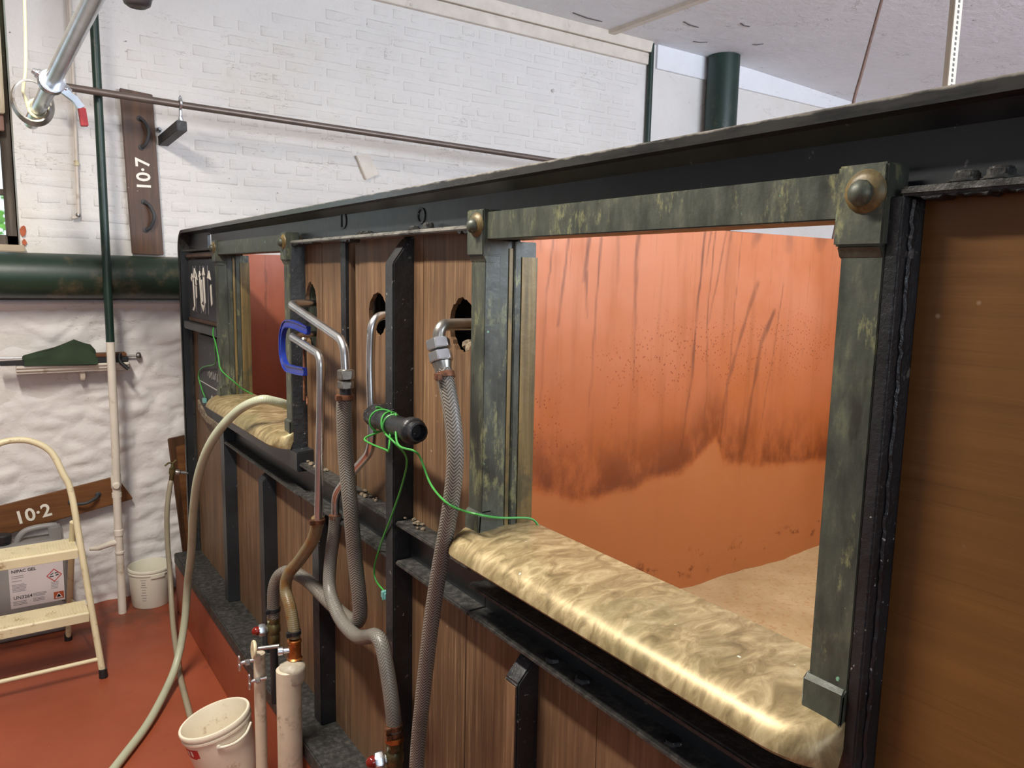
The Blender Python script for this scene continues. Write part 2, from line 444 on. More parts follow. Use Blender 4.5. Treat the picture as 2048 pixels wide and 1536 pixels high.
def mk_hose(name, a, b, braid=True, stain=None):
    g = G(name)
    U, V, _ = g.sep(g.uv())
    if braid:
        ph = g.math('ABSOLUTE', g.math('SUBTRACT', g.math('FRACT', g.math('MULTIPLY', U, 5.0)), 0.5))
        t = g.math('FRACT', g.math('ADD', g.math('MULTIPLY', V, 155.0), g.math('MULTIPLY', ph, 3.0)))
        line = g.math('ABSOLUTE', g.math('SUBTRACT', t, 0.5))
        f = g.step(line, 0.14, 0.30)
    else:
        f = g.step(g.math('ABSOLUTE', g.math('SUBTRACT', g.math('FRACT', g.math('ADD', g.math('MULTIPLY', V, 190.0), g.math('MULTIPLY', U, 1.0))), 0.5)), 0.1, 0.4)
    c = g.mix(f, a, b)
    if stain:
        c = g.mix(g.step(g.noise(18, detail=5, rough=0.7), 0.45, 0.62, 0, 0.85), c, stain)
    c = g.mix(g.step(g.noise(9, detail=4), 0.5, 0.75, 0, 0.45), c, tuple(x * 0.55 for x in a))
    return g.done(c, 0.36, 0, g.bump(f, 0.35 if braid else 0.12, 0.002), 0.5)


M['hose'] = mk_hose('grey_braided_hose', srgb(66, 62, 56), srgb(134, 128, 118))
M['hosegrey'] = mk_hose('grey_smooth_braided_hose', srgb(92, 88, 82), srgb(124, 120, 112))
M['hoseyellow'] = mk_hose('yellowed_ribbed_hose', srgb(104, 92, 66), srgb(126, 114, 86), False, srgb(120, 82, 34))
M['hosegreen'] = mk_hose('pale_green_hose', srgb(172, 176, 150), srgb(186, 190, 164), False)
M['hosetap'] = mk_hose('beige_grey_hose', srgb(146, 138, 116), srgb(158, 150, 128), False)

# ------------------------------------------------------------------ mesh helpers
class MB:
    def __init__(s):
        s.v, s.f, s.uv, s.hasuv = [], [], [], False

    def add(s, vs, fs, uvs=None):
        k = len(s.v)
        s.v += [tuple(x) for x in vs]
        s.f += [tuple(i + k for i in f) for f in fs]
        if uvs:
            s.hasuv = True
            s.uv += uvs
        else:
            s.uv += [[(0, 0)] * len(f) for f in fs]
        return s

    def box(s, x0, x1, y0, y1, z0, z1):
        vs = [(x, y, z) for x in (x0, x1) for y in (y0, y1) for z in (z0, z1)]
        return s.add(vs, [(0, 1, 3, 2), (4, 6, 7, 5), (0, 4, 5, 1), (2, 3, 7, 6), (0, 2, 6, 4), (1, 5, 7, 3)])

    def prism(s, poly, a0, a1, axis='y'):
        """poly: list of 2D points; axis y -> (x,z), axis x -> (y,z), axis z -> (x,y)"""
        n = len(poly)
        mkp = {'y': lambda p, a: (p[0], a, p[1]), 'x': lambda p, a: (a, p[0], p[1]), 'z': lambda p, a: (p[0], p[1], a)}[axis]
        vs = [mkp(p, a0) for p in poly] + [mkp(p, a1) for p in poly]
        fs = [tuple(range(n))[::-1], tuple(range(n, 2 * n))]
        fs += [(i, (i + 1) % n, n + (i + 1) % n, n + i) for i in range(n)]
        return s.add(vs, fs)

    def sweep(s, path, prof, closed_prof=True, caps=True, upv=None, radii=None):
        """sweep 2D profile [(a,b)] along path with a minimal-rotation frame; uv = (around, metres)"""
        P = [Vector(p) for p in path]
        n, m = len(P), len(prof)
        T = []
        for i in range(n):
            t = P[min(i + 1, n - 1)] - P[max(i - 1, 0)]
            T.append(t.normalized())
        ref = Vector(upv) if upv else (Vector((0, 0, 1)) if abs(T[0].z) < 0.9 else Vector((0, 1, 0)))
        nrm = (ref - T[0] * ref.dot(T[0])).normalized()
        vs, L = [], [0.0]
        for i in range(n):
            if i:
                L.append(L[-1] + (P[i] - P[i - 1]).length)
                nrm = (nrm - T[i] * nrm.dot(T[i]))
                nrm = nrm.normalized() if nrm.length > 1e-6 else T[i].orthogonal().normalized()
            bn = T[i].cross(nrm)
            k = radii[i] if radii else 1.0
            vs += [P[i] + nrm * (a * k) + bn * (b * k) for a, b in prof]
        fs, uvs = [], []
        for i in range(n - 1):
            for j in range(m if closed_prof else m - 1):
                j2 = (j + 1) % m
                fs.append((i * m + j, i * m + j2, (i + 1) * m + j2, (i + 1) * m + j))
                uvs.append([(j / m, L[i]), ((j + 1) / m, L[i]), ((j + 1) / m, L[i + 1]), (j / m, L[i + 1])])
        if caps:
            fs.append(tuple(range(m))[::-1])
            uvs.append([(0, 0)] * m)
            fs.append(tuple(range((n - 1) * m, n * m)))
            uvs.append([(0, L[-1])] * m)
        return s.add(vs, fs, uvs)

    def tube(s, path, r, seg=16, radii=None, caps=True):
        return s.sweep(path, [(r * cos(2 * pi * k / seg), r * sin(2 * pi * k / seg)) for k in range(seg)], True, caps, None, radii)

    def lathe(s, prof, org, axis, seg=24, close=True):
        """prof: [(radius, height)] revolved about axis through org"""
        ax = Vector(axis).normalized()
        a = ax.orthogonal().normalized()
        b = ax.cross(a)
        o = Vector(org)
        vs, fs = [], []
        for r_, h_ in prof:
            for k in range(seg):
                t = 2 * pi * k / seg
                vs.append(o + ax * h_ + (a * cos(t) + b * sin(t)) * r_)
        m = len(prof)
        for i in range(m - 1):
            for k in range(seg):
                k2 = (k + 1) % seg
                fs.append((i * seg + k, i * seg + k2, (i + 1) * seg + k2, (i + 1) * seg + k))
        if close:
            if prof[0][0] > 1e-5:
                fs.append(tuple(range(seg))[::-1])
            if prof[-1][0] > 1e-5:
                fs.append(tuple(range((m - 1) * seg, m * seg)))
        return s.add(vs, fs)

    def build(s, name, mat, parent=None, bevel=0.0, smooth=False, bseg=2, xf=None):
        me = bpy.data.meshes.new(name)
        vs = [xf @ Vector(v) for v in s.v] if xf is not None else s.v
        me.from_pydata(vs, [], s.f)
        if s.hasuv:
            ul = me.uv_layers.new(name='UVMap')
            i = 0
            for q in s.uv:
                for c in q:
                    ul.data[i].uv = c
                    i += 1
        bm = bmesh.new()
        bm.from_mesh(me)
        if not s.hasuv:
            bmesh.ops.remove_doubles(bm, verts=bm.verts, dist=1e-6)
        bmesh.ops.recalc_face_normals(bm, faces=bm.faces)
        if bevel:
            es = [e for e in bm.edges if len(e.link_faces) == 2 and e.calc_face_angle(0) > 0.5]
            bmesh.ops.bevel(bm, geom=es, offset=bevel, segments=bseg, affect='EDGES', clamp_overlap=True)
        bm.to_mesh(me)
        bm.free()
        if smooth or bevel:
            for p in me.polygons:
                p.use_smooth = True
            try:
                me.set_sharp_from_angle(angle=radians(42))
            except Exception:
                pass
        me.materials.append(M[mat] if isinstance(mat, str) else mat)
        o = bpy.data.objects.new(name, me)
        COL.objects.link(o)
        if parent is not None:
            attach(o, parent)
        return o


def attach(o, p):
    o.parent = p
    T = Vector(p.location) if p.parent is None else Vector((0, 0, 0))
    o.matrix_parent_inverse = Matrix.Translation(-T)


def thing(name, label, cat, loc, group=None):
    o = bpy.data.objects.new(name, None)
    COL.objects.link(o)
    o.location = loc
    o.empty_display_size = 0.05
    return tag(o, label, cat, group)


def tag(o, label, cat, group=None):
    o['label'] = label
    o['category'] = cat
    if group:
        o['group'] = group
    return o


def struct(o):
    o['kind'] = 'structure'
    return o


def catmull(pts, n=10):
    P = [Vector(p) for p in pts]
    P = [P[0] * 2 - P[1]] + P + [P[-1] * 2 - P[-2]]
    out = []
    for i in range(1, len(P) - 2):
        for k in range(n):
            t = k / n
            a, b, c, d = P[i - 1], P[i], P[i + 1], P[i + 2]
            out.append(0.5 * ((2 * b) + (c - a) * t + (2 * a - 5 * b + 4 * c - d) * t * t + (3 * b - a - 3 * c + d) * t ** 3))
    out.append(P[-2])
    return out


def fillet(pts, r, n=7):
    P = [Vector(p) for p in pts]
    out = [P[0]]
    for i in range(1, len(P) - 1):
        a, b, c = P[i - 1], P[i], P[i + 1]
        d1, d2 = (a - b), (c - b)
        k = min(r, d1.length * 0.48, d2.length * 0.48)
        p1, p2 = b + d1.normalized() * k, b + d2.normalized() * k
        for j in range(n + 1):
            t = j / n
            out.append(p1 * (1 - t) ** 2 + b * 2 * t * (1 - t) + p2 * t * t)
    out.append(P[-1])
    return out


def text_obj(name, body, size, mtx, mat, parent, ext=0.0015, offset=0.0, align='CENTER'):
    cu = bpy.data.curves.new('txt', 'FONT')
    cu.body = body
    cu.size = size
    cu.extrude = ext
    cu.offset = offset
    cu.align_x = align
    cu.align_y = 'CENTER'
    cu.resolution_u = 3
    to = bpy.data.objects.new('txt', cu)
    COL.objects.link(to)
    dg = bpy.context.evaluated_depsgraph_get()
    me = bpy.data.meshes.new_from_object(to.evaluated_get(dg))
    bpy.data.objects.remove(to, do_unlink=True)
    me.name = name
    me.transform(mtx)
    me.materials.clear()
    me.materials.append(M[mat])
    o = bpy.data.objects.new(name, me)
    COL.objects.link(o)
    if parent is not None:
        attach(o, parent)
    return o


def frame_mtx(o, X, Y):
    X = Vector(X).normalized()
    Y = Vector(Y).normalized()
    Z = X.cross(Y)
    m = Matrix((X, Y, Z)).transposed().to_4x4()
    m.translation = Vector(o)
    return m

# ================================================================== THE ROOM
YW = 4.08
struct(MB().box(-2.4, 7.4, -2.6, 4.6, -0.12, 0.0).build('floor', 'floor'))
wall = MB()
wall.box(-2.4, 7.2, YW, YW + 0.38, -0.1, 1.67)
wall.box(-0.59, 7.2, YW, YW + 0.38, 1.67, 3.5)
wall.box(-2.4, -1.75, YW, YW + 0.38, 1.67, 3.5)
wall.box(-1.75, -0.59, YW, YW + 0.38, 2.95, 3.5)
WALL = struct(wall.build('wall_back', 'wall'))
struct(MB().box(-2.5, -2.4, -2.6, 4.6, -0.1, 3.5).build('wall_left', 'greywall'))
wf = MB()
wf.box(-2.5, -1.95, -2.7, -2.6, -0.1, 3.5)
wf.box(-1.95, -0.65, -2.7, -2.6, -0.1, 1.2)
wf.box(-1.95, -0.65, -2.7, -2.6, 2.6, 3.5)
wf.box(-0.65, 1.0, -2.7, -2.6, -0.1, 3.5)
wf.box(4.8, 7.3, -2.7, -2.6, -0.1, 3.5)
wf.box(1.0, 4.8, -2.7, -2.6, -0.1, 1.3)
wf.box(1.0, 4.8, -2.7, -2.6, 2.9, 3.5)
struct(wf.build('wall_front', 'greywall'))
struct(MB().box(7.2, 7.3, -2.6, 4.6, -0.1, 3.5).build('wall_right', 'wall'))

# painted bricks standing slightly proud of the joints
rb = random.Random(3)
bmesh_kinds = {}
for kind, bw in (('stretcher', 0.213), ('header', 0.100)):
    L = []
    for k in range(5):
        bm_ = MB()
        h = 0.062
        ins = 0.015
        j = lambda a: rb.uniform(-a, a)
        base = [(0, 0), (bw, 0), (bw, h), (0, h)]
        fr = [(ins + j(.004), ins + j(.003)), (bw - ins + j(.004), ins + j(.003)), (bw - ins + j(.004), h - ins + j(.003)), (ins + j(.004), h - ins + j(.003))]
        vs = [(x, 0.004, z) for x, z in base] + [(x, -rb.uniform(.0012, .0034), z) for x, z in fr]
        bm_.add(vs, [(4, 5, 6, 7), (0, 1, 5, 4), (1, 2, 6, 5), (2, 3, 7, 6), (3, 0, 4, 7), (3, 2, 1, 0)])
        me = bpy.data.meshes.new('brick')
        me.from_pydata(bm_.v, [], bm_.f)
        bb = bmesh.new()
        bb.from_mesh(me)
        bmesh.ops.recalc_face_normals(bb, faces=bb.faces)
        bmesh.ops.subdivide_edges(bb, edges=[e for e in bb.edges if e.verts[0].co.y < 0 and e.verts[1].co.y < 0], cuts=1, use_grid_fill=True)
        for v in bb.verts:
            if v.co.y < 0:
                v.co.y += rb.uniform(-.0010, .0010)
        bb.to_mesh(me)
        bb.free()
        for p in me.polygons:
            p.use_smooth = True
        me.materials.append(M['wall'])
        L.append(me)
    bmesh_kinds[kind] = (bw, L)
nb = 0
row = 0
z = 1.735
while z < 3.05 and nb < 298:
    kind = 'header' if row % 3 == 2 else 'stretcher'
    bw, L = bmesh_kinds[kind]
    x = -0.585 + (0.0 if row % 2 else 0.06)
    while x + bw < 3.12:
        # only what stands clear above the vessel rim in the photograph
        zlow = 1.66 + 0.265 * max(0.0, x + 0.15)
        top = 2.62 + 0.30 * (x + 0.3)
        if z + 0.05 > zlow and z < top and nb < 298 and not (-0.1 > x > -0.17 and False):
            o = bpy.data.objects.new('brick', rb.choice(L))
            COL.objects.link(o)
            o.location = (x + rb.uniform(-.004, .004), YW - 0.0005, z + rb.uniform(-.003, .003))
            o.rotation_euler = (0, rb.uniform(-.012, .012), 0)
            o.parent = WALL
            nb += 1
        x += bw + 0.012
    z += 0.0745
    row += 1

# rubble lower wall, lumpy under many coats of paint
st = MB()
X0, X1, Z0, Z1, D = -2.39, 0.75, -0.02, 1.455, 0.0135
nx, nz = int((X1 - X0) / D), int((Z1 - Z0) / D)
vs = []
for i in range(nx + 1):
    for k in range(nz + 1):
        x, zz = X0 + i * D, Z0 + k * D
        q = Vector((x * 6.5 + 3.1 + 0.5 * mnoise.noise(Vector((x * 7, zz * 9, 1.0))), zz * 13.0 + 0.7 * mnoise.noise(Vector((x * 5, zz * 6, 4.0))), 0.3))
        d = mnoise.voronoi(q)[0]
        edge = min(1.0, (d[1] - d[0]) * 1.5)
        lump = 0.020 * (edge ** 0.6)
        amt = 0.35 + 0.65 * min(1, max(0, (x + 0.75) / 0.5)) if zz > 0.75 else 0.9
        y = YW - 0.004 - lump * amt - 0.009 * mnoise.noise(Vector((x * 9, zz * 12, 0))) - 0.0035 * mnoise.noise(Vector((x * 30, zz * 34, 2))) - 0.012 * mnoise.noise(Vector((x * 2.2, zz * 2.2, 5)))
        vs.append((x, y, zz))
fs = [(i * (nz + 1) + k, (i + 1) * (nz + 1) + k, (i + 1) * (nz + 1) + k + 1, i * (nz + 1) + k + 1) for i in range(nx) for k in range(nz)]
st.add(vs, fs)
# back and ledge on top
o = st.build('rubble_facing', 'stone', WALL, smooth=False)
for p in o.data.polygons:
    p.use_smooth = True
led = MB()
led.prism([(YW + .01, 1.40), (YW - .030, 1.43), (YW - .050, 1.448), (YW - .045, 1.462), (YW + .01, 1.475)], -2.39, 0.75, 'x')
led.build('wall_ledge', 'stone', WALL, bevel=.004)
# flaked bare brick patches by the window and over the shelf
for (x, zz, sx, sz) in ((-.577, 1.765, .012, .03), (-.575, 1.715, .010, .016)):
    b_ = MB()
    pts = [(x + sx * cos(t) * rb.uniform(.6, 1.1), zz + sz * sin(t) * rb.uniform(.6, 1.1)) for t in [k * 2 * pi / 11 for k in range(11)]]
    yy = YW - (0.012 if zz > 1.5 else 0.034)
    b_.prism(pts, yy, yy + .02, 'y')
    b_.build('bare_patch', 'terracotta', WALL)

# ceiling: flat part, crease, sloping part beyond
cl = MB()
cl.prism([(-2.5, 3.225), (4.19, 3.225), (7.3, 3.10), (7.3, 3.5), (-2.5, 3.5)], -2.7, YW + 0.4, 'y')
struct(cl.build('ceiling', 'ceiling'))
tr = MB()
tr.prism([(YW + .01, 3.075), (YW - .022, 3.08), (YW - .026, 3.150), (YW + .01, 3.155)], -2.4, 3.14, 'x')
tr.prism([(YW + .01, 3.152), (YW - .040, 3.156), (YW - .046, 3.23), (YW + .01, 3.23)], -2.4, 3.16, 'x')
struct(tr.build('trim_1', 'trim', bevel=.002))
tr = MB()
tr.prism([(YW + .01, 3.065), (YW - .018, 3.07), (YW - .020, 3.23), (YW + .01, 3.23)], 3.22, 5.9, 'x')
struct(tr.build('trim_2', 'ceiling', bevel=.002))
tr = MB()
tr.box(2.745, 2.80, -2.6, YW - .04, 3.203, 3.24)
struct(tr.build('trim_3', 'trim', bevel=.003))
# peeling seams of the ceiling
for (x, y, a, l) in ((3.0, 3.62, .12, .16), (3.30, 3.42, .1, .10), (3.35, 3.86, -.5, .10), (3.72, 3.66, -.9, .07), (2.35, 3.92, .06, .25)):
    sm = MB()
    sm.sweep([(x, y, 3.2235), (x + l * .5 * cos(a), y + l * .5 * sin(a) + .01, 3.2215), (x + l * cos(a), y + l * sin(a), 3.2238)], [(.0015, .004), (-.0015, .003), (-.0015, -.004), (.0015, -.003)])
    sm.build('peeling_seam', 'hole', bpy.data.objects['ceiling'])

# window at the far left of the back wall
WN = MB()
fy0, fy1 = 4.27, 4.33
WN.box(-1.75, -0.59, fy0, fy1, 1.70, 1.752)
WN.box(-0.635, -0.59, fy0, fy1, 1.70, 2.95)
WN.box(-1.75, -1.69, fy0, fy1, 1.70, 2.95)
WN.box(-1.75, -0.59, fy0, fy1, 2.90, 2.95)
WIN = struct(WN.build('window_1', 'greywood', bevel=.004))
for zz in (1.945, 2.20, 2.50):
    MB().box(-1.69, -0.63, 4.285, 4.315, zz - .014, zz + .014).build('glazing_bar', 'greywood', WIN, bevel=.003)
for xx in (-0.99, -1.35):
    MB().box(xx - .012, xx + .012, 4.287, 4.313, 1.75, 2.90).build('glazing_bar', 'greywood', WIN, bevel=.003)
zs = [1.752, 1.945, 2.20, 2.50, 2.90]
xs_ = [-1.69, -1.35, -0.99, -0.635]
for a in range(3):
    for b in range(4):
        MB().box(xs_[a], xs_[a + 1], 4.298, 4.302, zs[b], zs[b + 1]).build('pane', 'glass', WIN)
MB().box(-1.75, -0.575, 4.03, 4.30, 1.672, 1.703).build('window_board', 'tan', WIN, bevel=.004)
# tilted hopper sash held open at the top of the window
hp = thing('hopper_sash', 'cream painted tilted window sash at the left edge above the brown panel', 'window sash', (-1.1, 4.2, 2.22))
m_ = Matrix.Translation((0, 4.20, 2.28)) @ Matrix.Rotation(radians(12), 4, 'X') @ Matrix.Translation((0, -4.20, -2.28))
MB().box(-0.652, -0.612, 4.17, 4.20, 2.28, 3.0).build('stile', 'creamwood', hp, bevel=.004, xf=m_)
MB().box(-1.66, -1.62, 4.17, 4.20, 2.28, 3.0).build('stile', 'creamwood', hp, bevel=.004, xf=m_)
MB().box(-1.62, -0.652, 4.17, 4.20, 2.33, 3.0).build('sash_board', 'creamwood', hp, bevel=.004, xf=m_)
MB().box(-1.66, -0.618, 4.20, 4.225, 2.205, 2.37).build('bottom_rail', 'brownpanel', hp, bevel=.003)
# foliage outside
rl = random.Random(5)
for k, (bx, bz, lab) in enumerate(((-0.78, 1.62, 'leafy green shrub outside the window, the lower one'), (-1.45, 2.02, 'leafy green shrub outside the window, the taller one behind'))):
    sh = thing('shrub', lab, 'shrub', (bx, 5.2 + 1.1 * k, 0.0))
    MB().tube([(bx, 5.2 + 1.1 * k, 0), (bx + .03, 5.2 + 1.1 * k, bz * .6), (bx, 5.2 + 1.1 * k, bz + .1)], .02, 8).build('stem', 'oldwood', sh, smooth=True)
    lf = MB()
    for q in range(520):
        d = Vector((rl.gauss(0, 1), rl.gauss(0, 1), rl.gauss(0, 1))).normalized() * (rl.random() ** .4)
        c_ = Vector((bx, 5.2 + 1.1 * k, bz)) + Vector((d.x * .55, d.y * .35, d.z * .42))
        a_ = Vector((rl.gauss(0, 1), rl.gauss(0, 1), rl.gauss(0, 1))).normalized()
        b_ = a_.orthogonal().normalized()
        s_ = rl.uniform(.03, .055)
        lf.add([c_ - a_ * s_, c_ + b_ * s_ * .45, c_ + a_ * s_, c_ - b_ * s_ * .45], [(0, 1, 2, 3)])
    fo = lf.build('foliage', 'leaf', sh)
    fo['kind'] = 'stuff'
gr = MB().box(-6, 6, 4.6, 12, -0.2, -0.02).build('ground_outside', 'leaf')
struct(gr)

# ================================================================== THE VESSEL
V = thing('fermenting_vessel', 'black-ribbed brown timber fermenting vessel lined with copper, with two bronze windows', 'vessel', (0.0, 1.6, 0.0))
PX, PXB = 0.045, 0.075
YE = 3.755     # far end
YN = -0.9      # near end (behind the viewpoint)
XB = 3.1       # far side

# concrete kerb painted as the floor
MB().box(-0.066, XB + .06, YN, YE + .02, 0.0, 0.24).build('kerb', 'floor', V, bevel=.006)
MB().box(-0.070, 0.06, YN, YE + .01, 0.238, 0.287).build('base_channel', 'dusty', V, bevel=.004)


def holed(y0, y1, z0, z1, cy, cz, ry, rz, x0, x1, seg=40, jag=0.06, seed=1):
    rr = random.Random(seed)
    m = MB()
    inner, outer = [], []
    for k in range(seg):
        t = 2 * pi * k / seg
        q = 1 + rr.uniform(-jag, jag)
        inner.append((cy + ry * q * cos(t), cz + rz * q * sin(t)))
        dy, dz = cos(t), sin(t)
        s_ = min(((y1 - cy) if dy > 0 else (cy - y0)) / max(abs(dy), 1e-6), ((z1 - cz) if dz > 0 else (cz - z0)) / max(abs(dz), 1e-6))
        outer.append((cy + dy * s_, cz + dz * s_))
    for (yc, zc) in ((y0, z0), (y0, z1), (y1, z0), (y1, z1)):
        k = min(range(seg), key=lambda i: (outer[i][0] - yc) ** 2 + (outer[i][1] - zc) ** 2)
        outer[k] = (yc, zc)
    vs = [(x0, a, b) for a, b in inner] + [(x0, a, b) for a, b in outer] + [(x1, a, b) for a, b in inner] + [(x1, a, b) for a, b in outer]
    n = seg
    fs = []
    for k in range(n):
        j = (k + 1) % n
        fs += [(k, j, n + j, n + k), (2 * n + k, 3 * n + k, 3 * n + j, 2 * n + j), (k, 2 * n + k, 2 * n + j, j), (n + k, n + j, 3 * n + j, 3 * n + k)]
    m.add(vs, fs)
    return m


# upper planks
ZU0, ZU1 = 1.03, 1.70
holed(2.105, 2.245, ZU0, ZU1, 2.196, 1.475, 0.050, 0.104, PX, PX + .011, seed=2).build('plank', 'plank', V)
MB().box(PX, PXB, 1.905, 2.103, ZU0, ZU1).build('plank', 'plank', V, bevel=.002)
holed(1.592, 1.842, ZU0, ZU1, 1.735, 1.508, 0.052, 0.052, PX, PX + .011, seed=3, jag=.03).build('plank', 'plank', V)
MB().box(PX + .002, PXB, 1.844, 1.875, ZU0, ZU1).build('plank', 'plank', V, bevel=.002)
MB().box(PX + .001, PXB, 1.500, 1.548, ZU0, ZU1).build('plank', 'plank', V, bevel=.002)
holed(1.215, 1.498, ZU0, ZU1, 1.332, 1.505, 0.050, 0.055, PX, PX + .011, seed=5, jag=.05).build('plank', 'plank', V)
# far-left bay planks
for a, b in ((3.10, 3.25), (3.252, 3.40), (3.402, 3.56), (3.562, 3.735)):
    MB().box(PX, PXB, a, b, 0.285, 1.70).build('plank', 'plank', V, bevel=.002)
# lower planks
y = 3.098
rp = random.Random(9)
while y > 0.42:
    wd = rp.uniform(.17, .24)
    y2 = max(0.40, y - wd)
    top = 0.953 if y > 1.22 else 1.10
    top = 1.06 if y2 < 1.22 else 0.953
    MB().box(PX + rp.uniform(0, .0015), PXB, y2 + .0003, y - .0003, 0.285, top).build('plank', 'plank', V, bevel=.0007)
    y = y2
# right-hand boards, laid flat
MB().box(PX - .012, PXB, YN, 0.417, .286, 1.692).build('front_panel', 'board', V, bevel=.0015)
# dark packing seen through the holes
MB().box(0.098, 0.104, 1.22, 2.26, 1.05, 1.70).build('packing', 'insul', V)
for (cy, cz, s_) in ((1.325, 1.458, .018), (1.345, 1.463, .014), (1.31, 1.466, .012), (1.722, 1.464, .012), (2.19, 1.385, .014)):
    cm = MB()
    rr = random.Random(int(cy * 1000))
    pr = [(0.001, -s_), (s_ * rr.uniform(.6, .9), -s_ * .6), (s_, 0), (s_ * rr.uniform(.5, .8), s_ * .7), (0.001, s_ * .9)]
    cm.lathe(pr, (0.068, cy, cz), (rr.uniform(-.3, .3), .3, 1), 7)
    cm.build('plaster_chunk', 'debris', V)

# rim: flat bar that runs along the top and turns down the far end with a rounded corner
arc = [(YE - .085 + .085 * sin(t), 1.697 + .085 * cos(t)) for t in [k * pi / 2 / 10 for k in range(11)]]
rim_path = [(0.025, YN, 1.782), (0.025, 0.6, 1.782), (0.025, 2.2, 1.782)] + [(0.025, a, b) for a, b in arc] + [(0.025, YE, 1.2), (0.025, YE, .285)]
rm = MB()
prof = [(.002, -.018), (.0, -.024), (-.0035, -.0285), (-.008, -.030), (-.0125, -.0285), (-.016, -.024), (-.0165, -.016), (-.012, .0), (-.012, .030), (.002, .030)]
rm.sweep(rim_path, [(a, -b) for a, b in prof], upv=(0, 0, 1))
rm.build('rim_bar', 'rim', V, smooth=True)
# face of the end post below the corner (inner plate)
MB().box(0.0, 0.05, YE - .014, YE - .002, .285, 1.70).build('end_post', 'channel', V, bevel=.002)
wb = MB()
SL0, SL1, SZ0, SZ1 = 3.327, 3.388, 1.700, 1.756
wb.box(.040, .052, YN, SL0, 1.69, 1.775)
wb.box(.040, .052, SL1, YE - .02, 1.69, 1.775)
wb.box(.040, .052, SL0, SL1, SZ1, 1.775)
# cove between web and rim
wb.prism([(.040, 1.755), (.018, 1.771), (.045, 1.775)], YN, SL0 - .01)
wb.build('top_channel_web', 'channel', V)
# lower flange of the top channel
MB().box(0.0, 0.06, YN, 0.425, 1.688, 1.697).build('channel_flange', 'dusty', V, bevel=.0025)
MB().box(0.0, 0.06, 1.225, 2.238, 1.688, 1.697).build('channel_flange', 'flange', V, bevel=.0025)
MB().box(0.0, 0.06, 3.11, 3.70, 1.688, 1.696).build('channel_flange', 'dusty', V, bevel=.0025)
MB().box(0.028, 0.06, 0.425, 1.225, 1.688, 1.697).build('channel_flange', 'channel', V)
MB().box(0.028, 0.06, 2.245, 3.11, 1.688, 1.697).build('channel_flange', 'channel', V)
# tar drips under the flange
for a, b, c_ in ((.34, .415, .006), (.30, .345, .005), (2.17, 2.235, .010), (2.06, 2.17, .006), (1.80, 1.87, .010), (1.225, 1.29, .008)):
    dm = MB()
    rr = random.Random(int(a * 999))
    n = 16
    pts = [(a + (b - a) * k / n, 1.689 - c_ * rr.uniform(.25, 1.0)) for k in range(n + 1)]
    pts[0] = (a, 1.689)
    pts[-1] = (b, 1.689)
    pts += [(b, 1.694), (a, 1.694)]
    dm.prism(pts, .003, .03, 'x')
    dm.build('tar_drip', 'black', V, bevel=.001)
# bolts on the flange
def bolt(y, z, s=.013, h=.014, worn=True, x=.022):
    m = MB()
    m.lathe([(s * 1.5, 0), (s * 1.5, .003), (s, .004), (s * .98, h), (s * .7, h + .002)], (x, y, z), (0, 0, 1), 6)
    m.build('bolt', 'dusty' if worn else 'black', V, bevel=.0015)
bolt(0.373, 1.697, .0125, .011)
bolt(0.343, 1.697, .0125, .012)
for yy, hh in ((2.06, .004), (1.77, .008), (1.735, .007), (1.498, .009), (1.435, .013)):
    bolt(yy, 1.697, .012, hh)
# cast letters on the web
text_obj('cast_letter', 'D', .062, frame_mtx((.0398, 1.93, 1.738), (0, -1, 0), (0, 0, 1)), 'black', V, .0022)
text_obj('cast_letter', 'O', .050, frame_mtx((.0398, 1.50, 1.728), (0, -1, 0), (0, 0, 1)), 'black', V, .0022)

# vertical ribs
def rib(y0, y1, z0, z1, xf=0.0, mat='black', cham=.06, xt=.036):
    m = MB()
    m.prism([(.05, z0), (xf, z0), (xf, z1 - cham), (xt, z1 - .006), (.05, z1)], y0, y1, 'y')
    return m.build('rib', mat, V, bevel=.003)
rib(1.548, 1.590, .287, 1.689, -.004)
rib(1.911, 1.946, 1.04, 1.689, .036, cham=.005, xt=.038)
rib(3.060, 3.118, .287, 1.00, 0.0, 'channel', cham=.002)
rib(2.560, 2.614, .287, .935, 0.0, 'channel', cham=.03)
rib(2.038, 2.096, .287, .950, 0.0)
rib(1.050, 1.092, .287, .925, 0.0, cham=.045)
MB().box(-.0012, .012, 1.056, 1.0915, .287, .874).build('rib_facing', 'plank', V)
# angle irons beside the windows
m = MB()
m.prism([(.05, .4335), (-.002, .4335), (-.002, .4200), (.002, .4175), (.018, .4180), (.022, .4160), (.05, .4160)], .60, 1.688, 'z')
m.build('angle_iron', 'black', V, bevel=.0015)
m = MB()
wp = []
for k in range(150):
    wp.append((.012 + rp.uniform(-.0012, .0012), .4165 + rp.uniform(-.0008, .0008), 1.685 - k * .0072))
m.tube(wp, .0035, 7)
m.build('weld_bead', 'black', V, smooth=True)
m = MB()
m.prism([(.05, 2.2515), (.000, 2.2515), (.000, 2.2430), (.004, 2.2405), (.020, 2.2410), (.024, 2.2385), (.05, 2.2385)], 1.03, 1.688, 'z')
m.build('angle_iron', 'black', V, bevel=.0015)

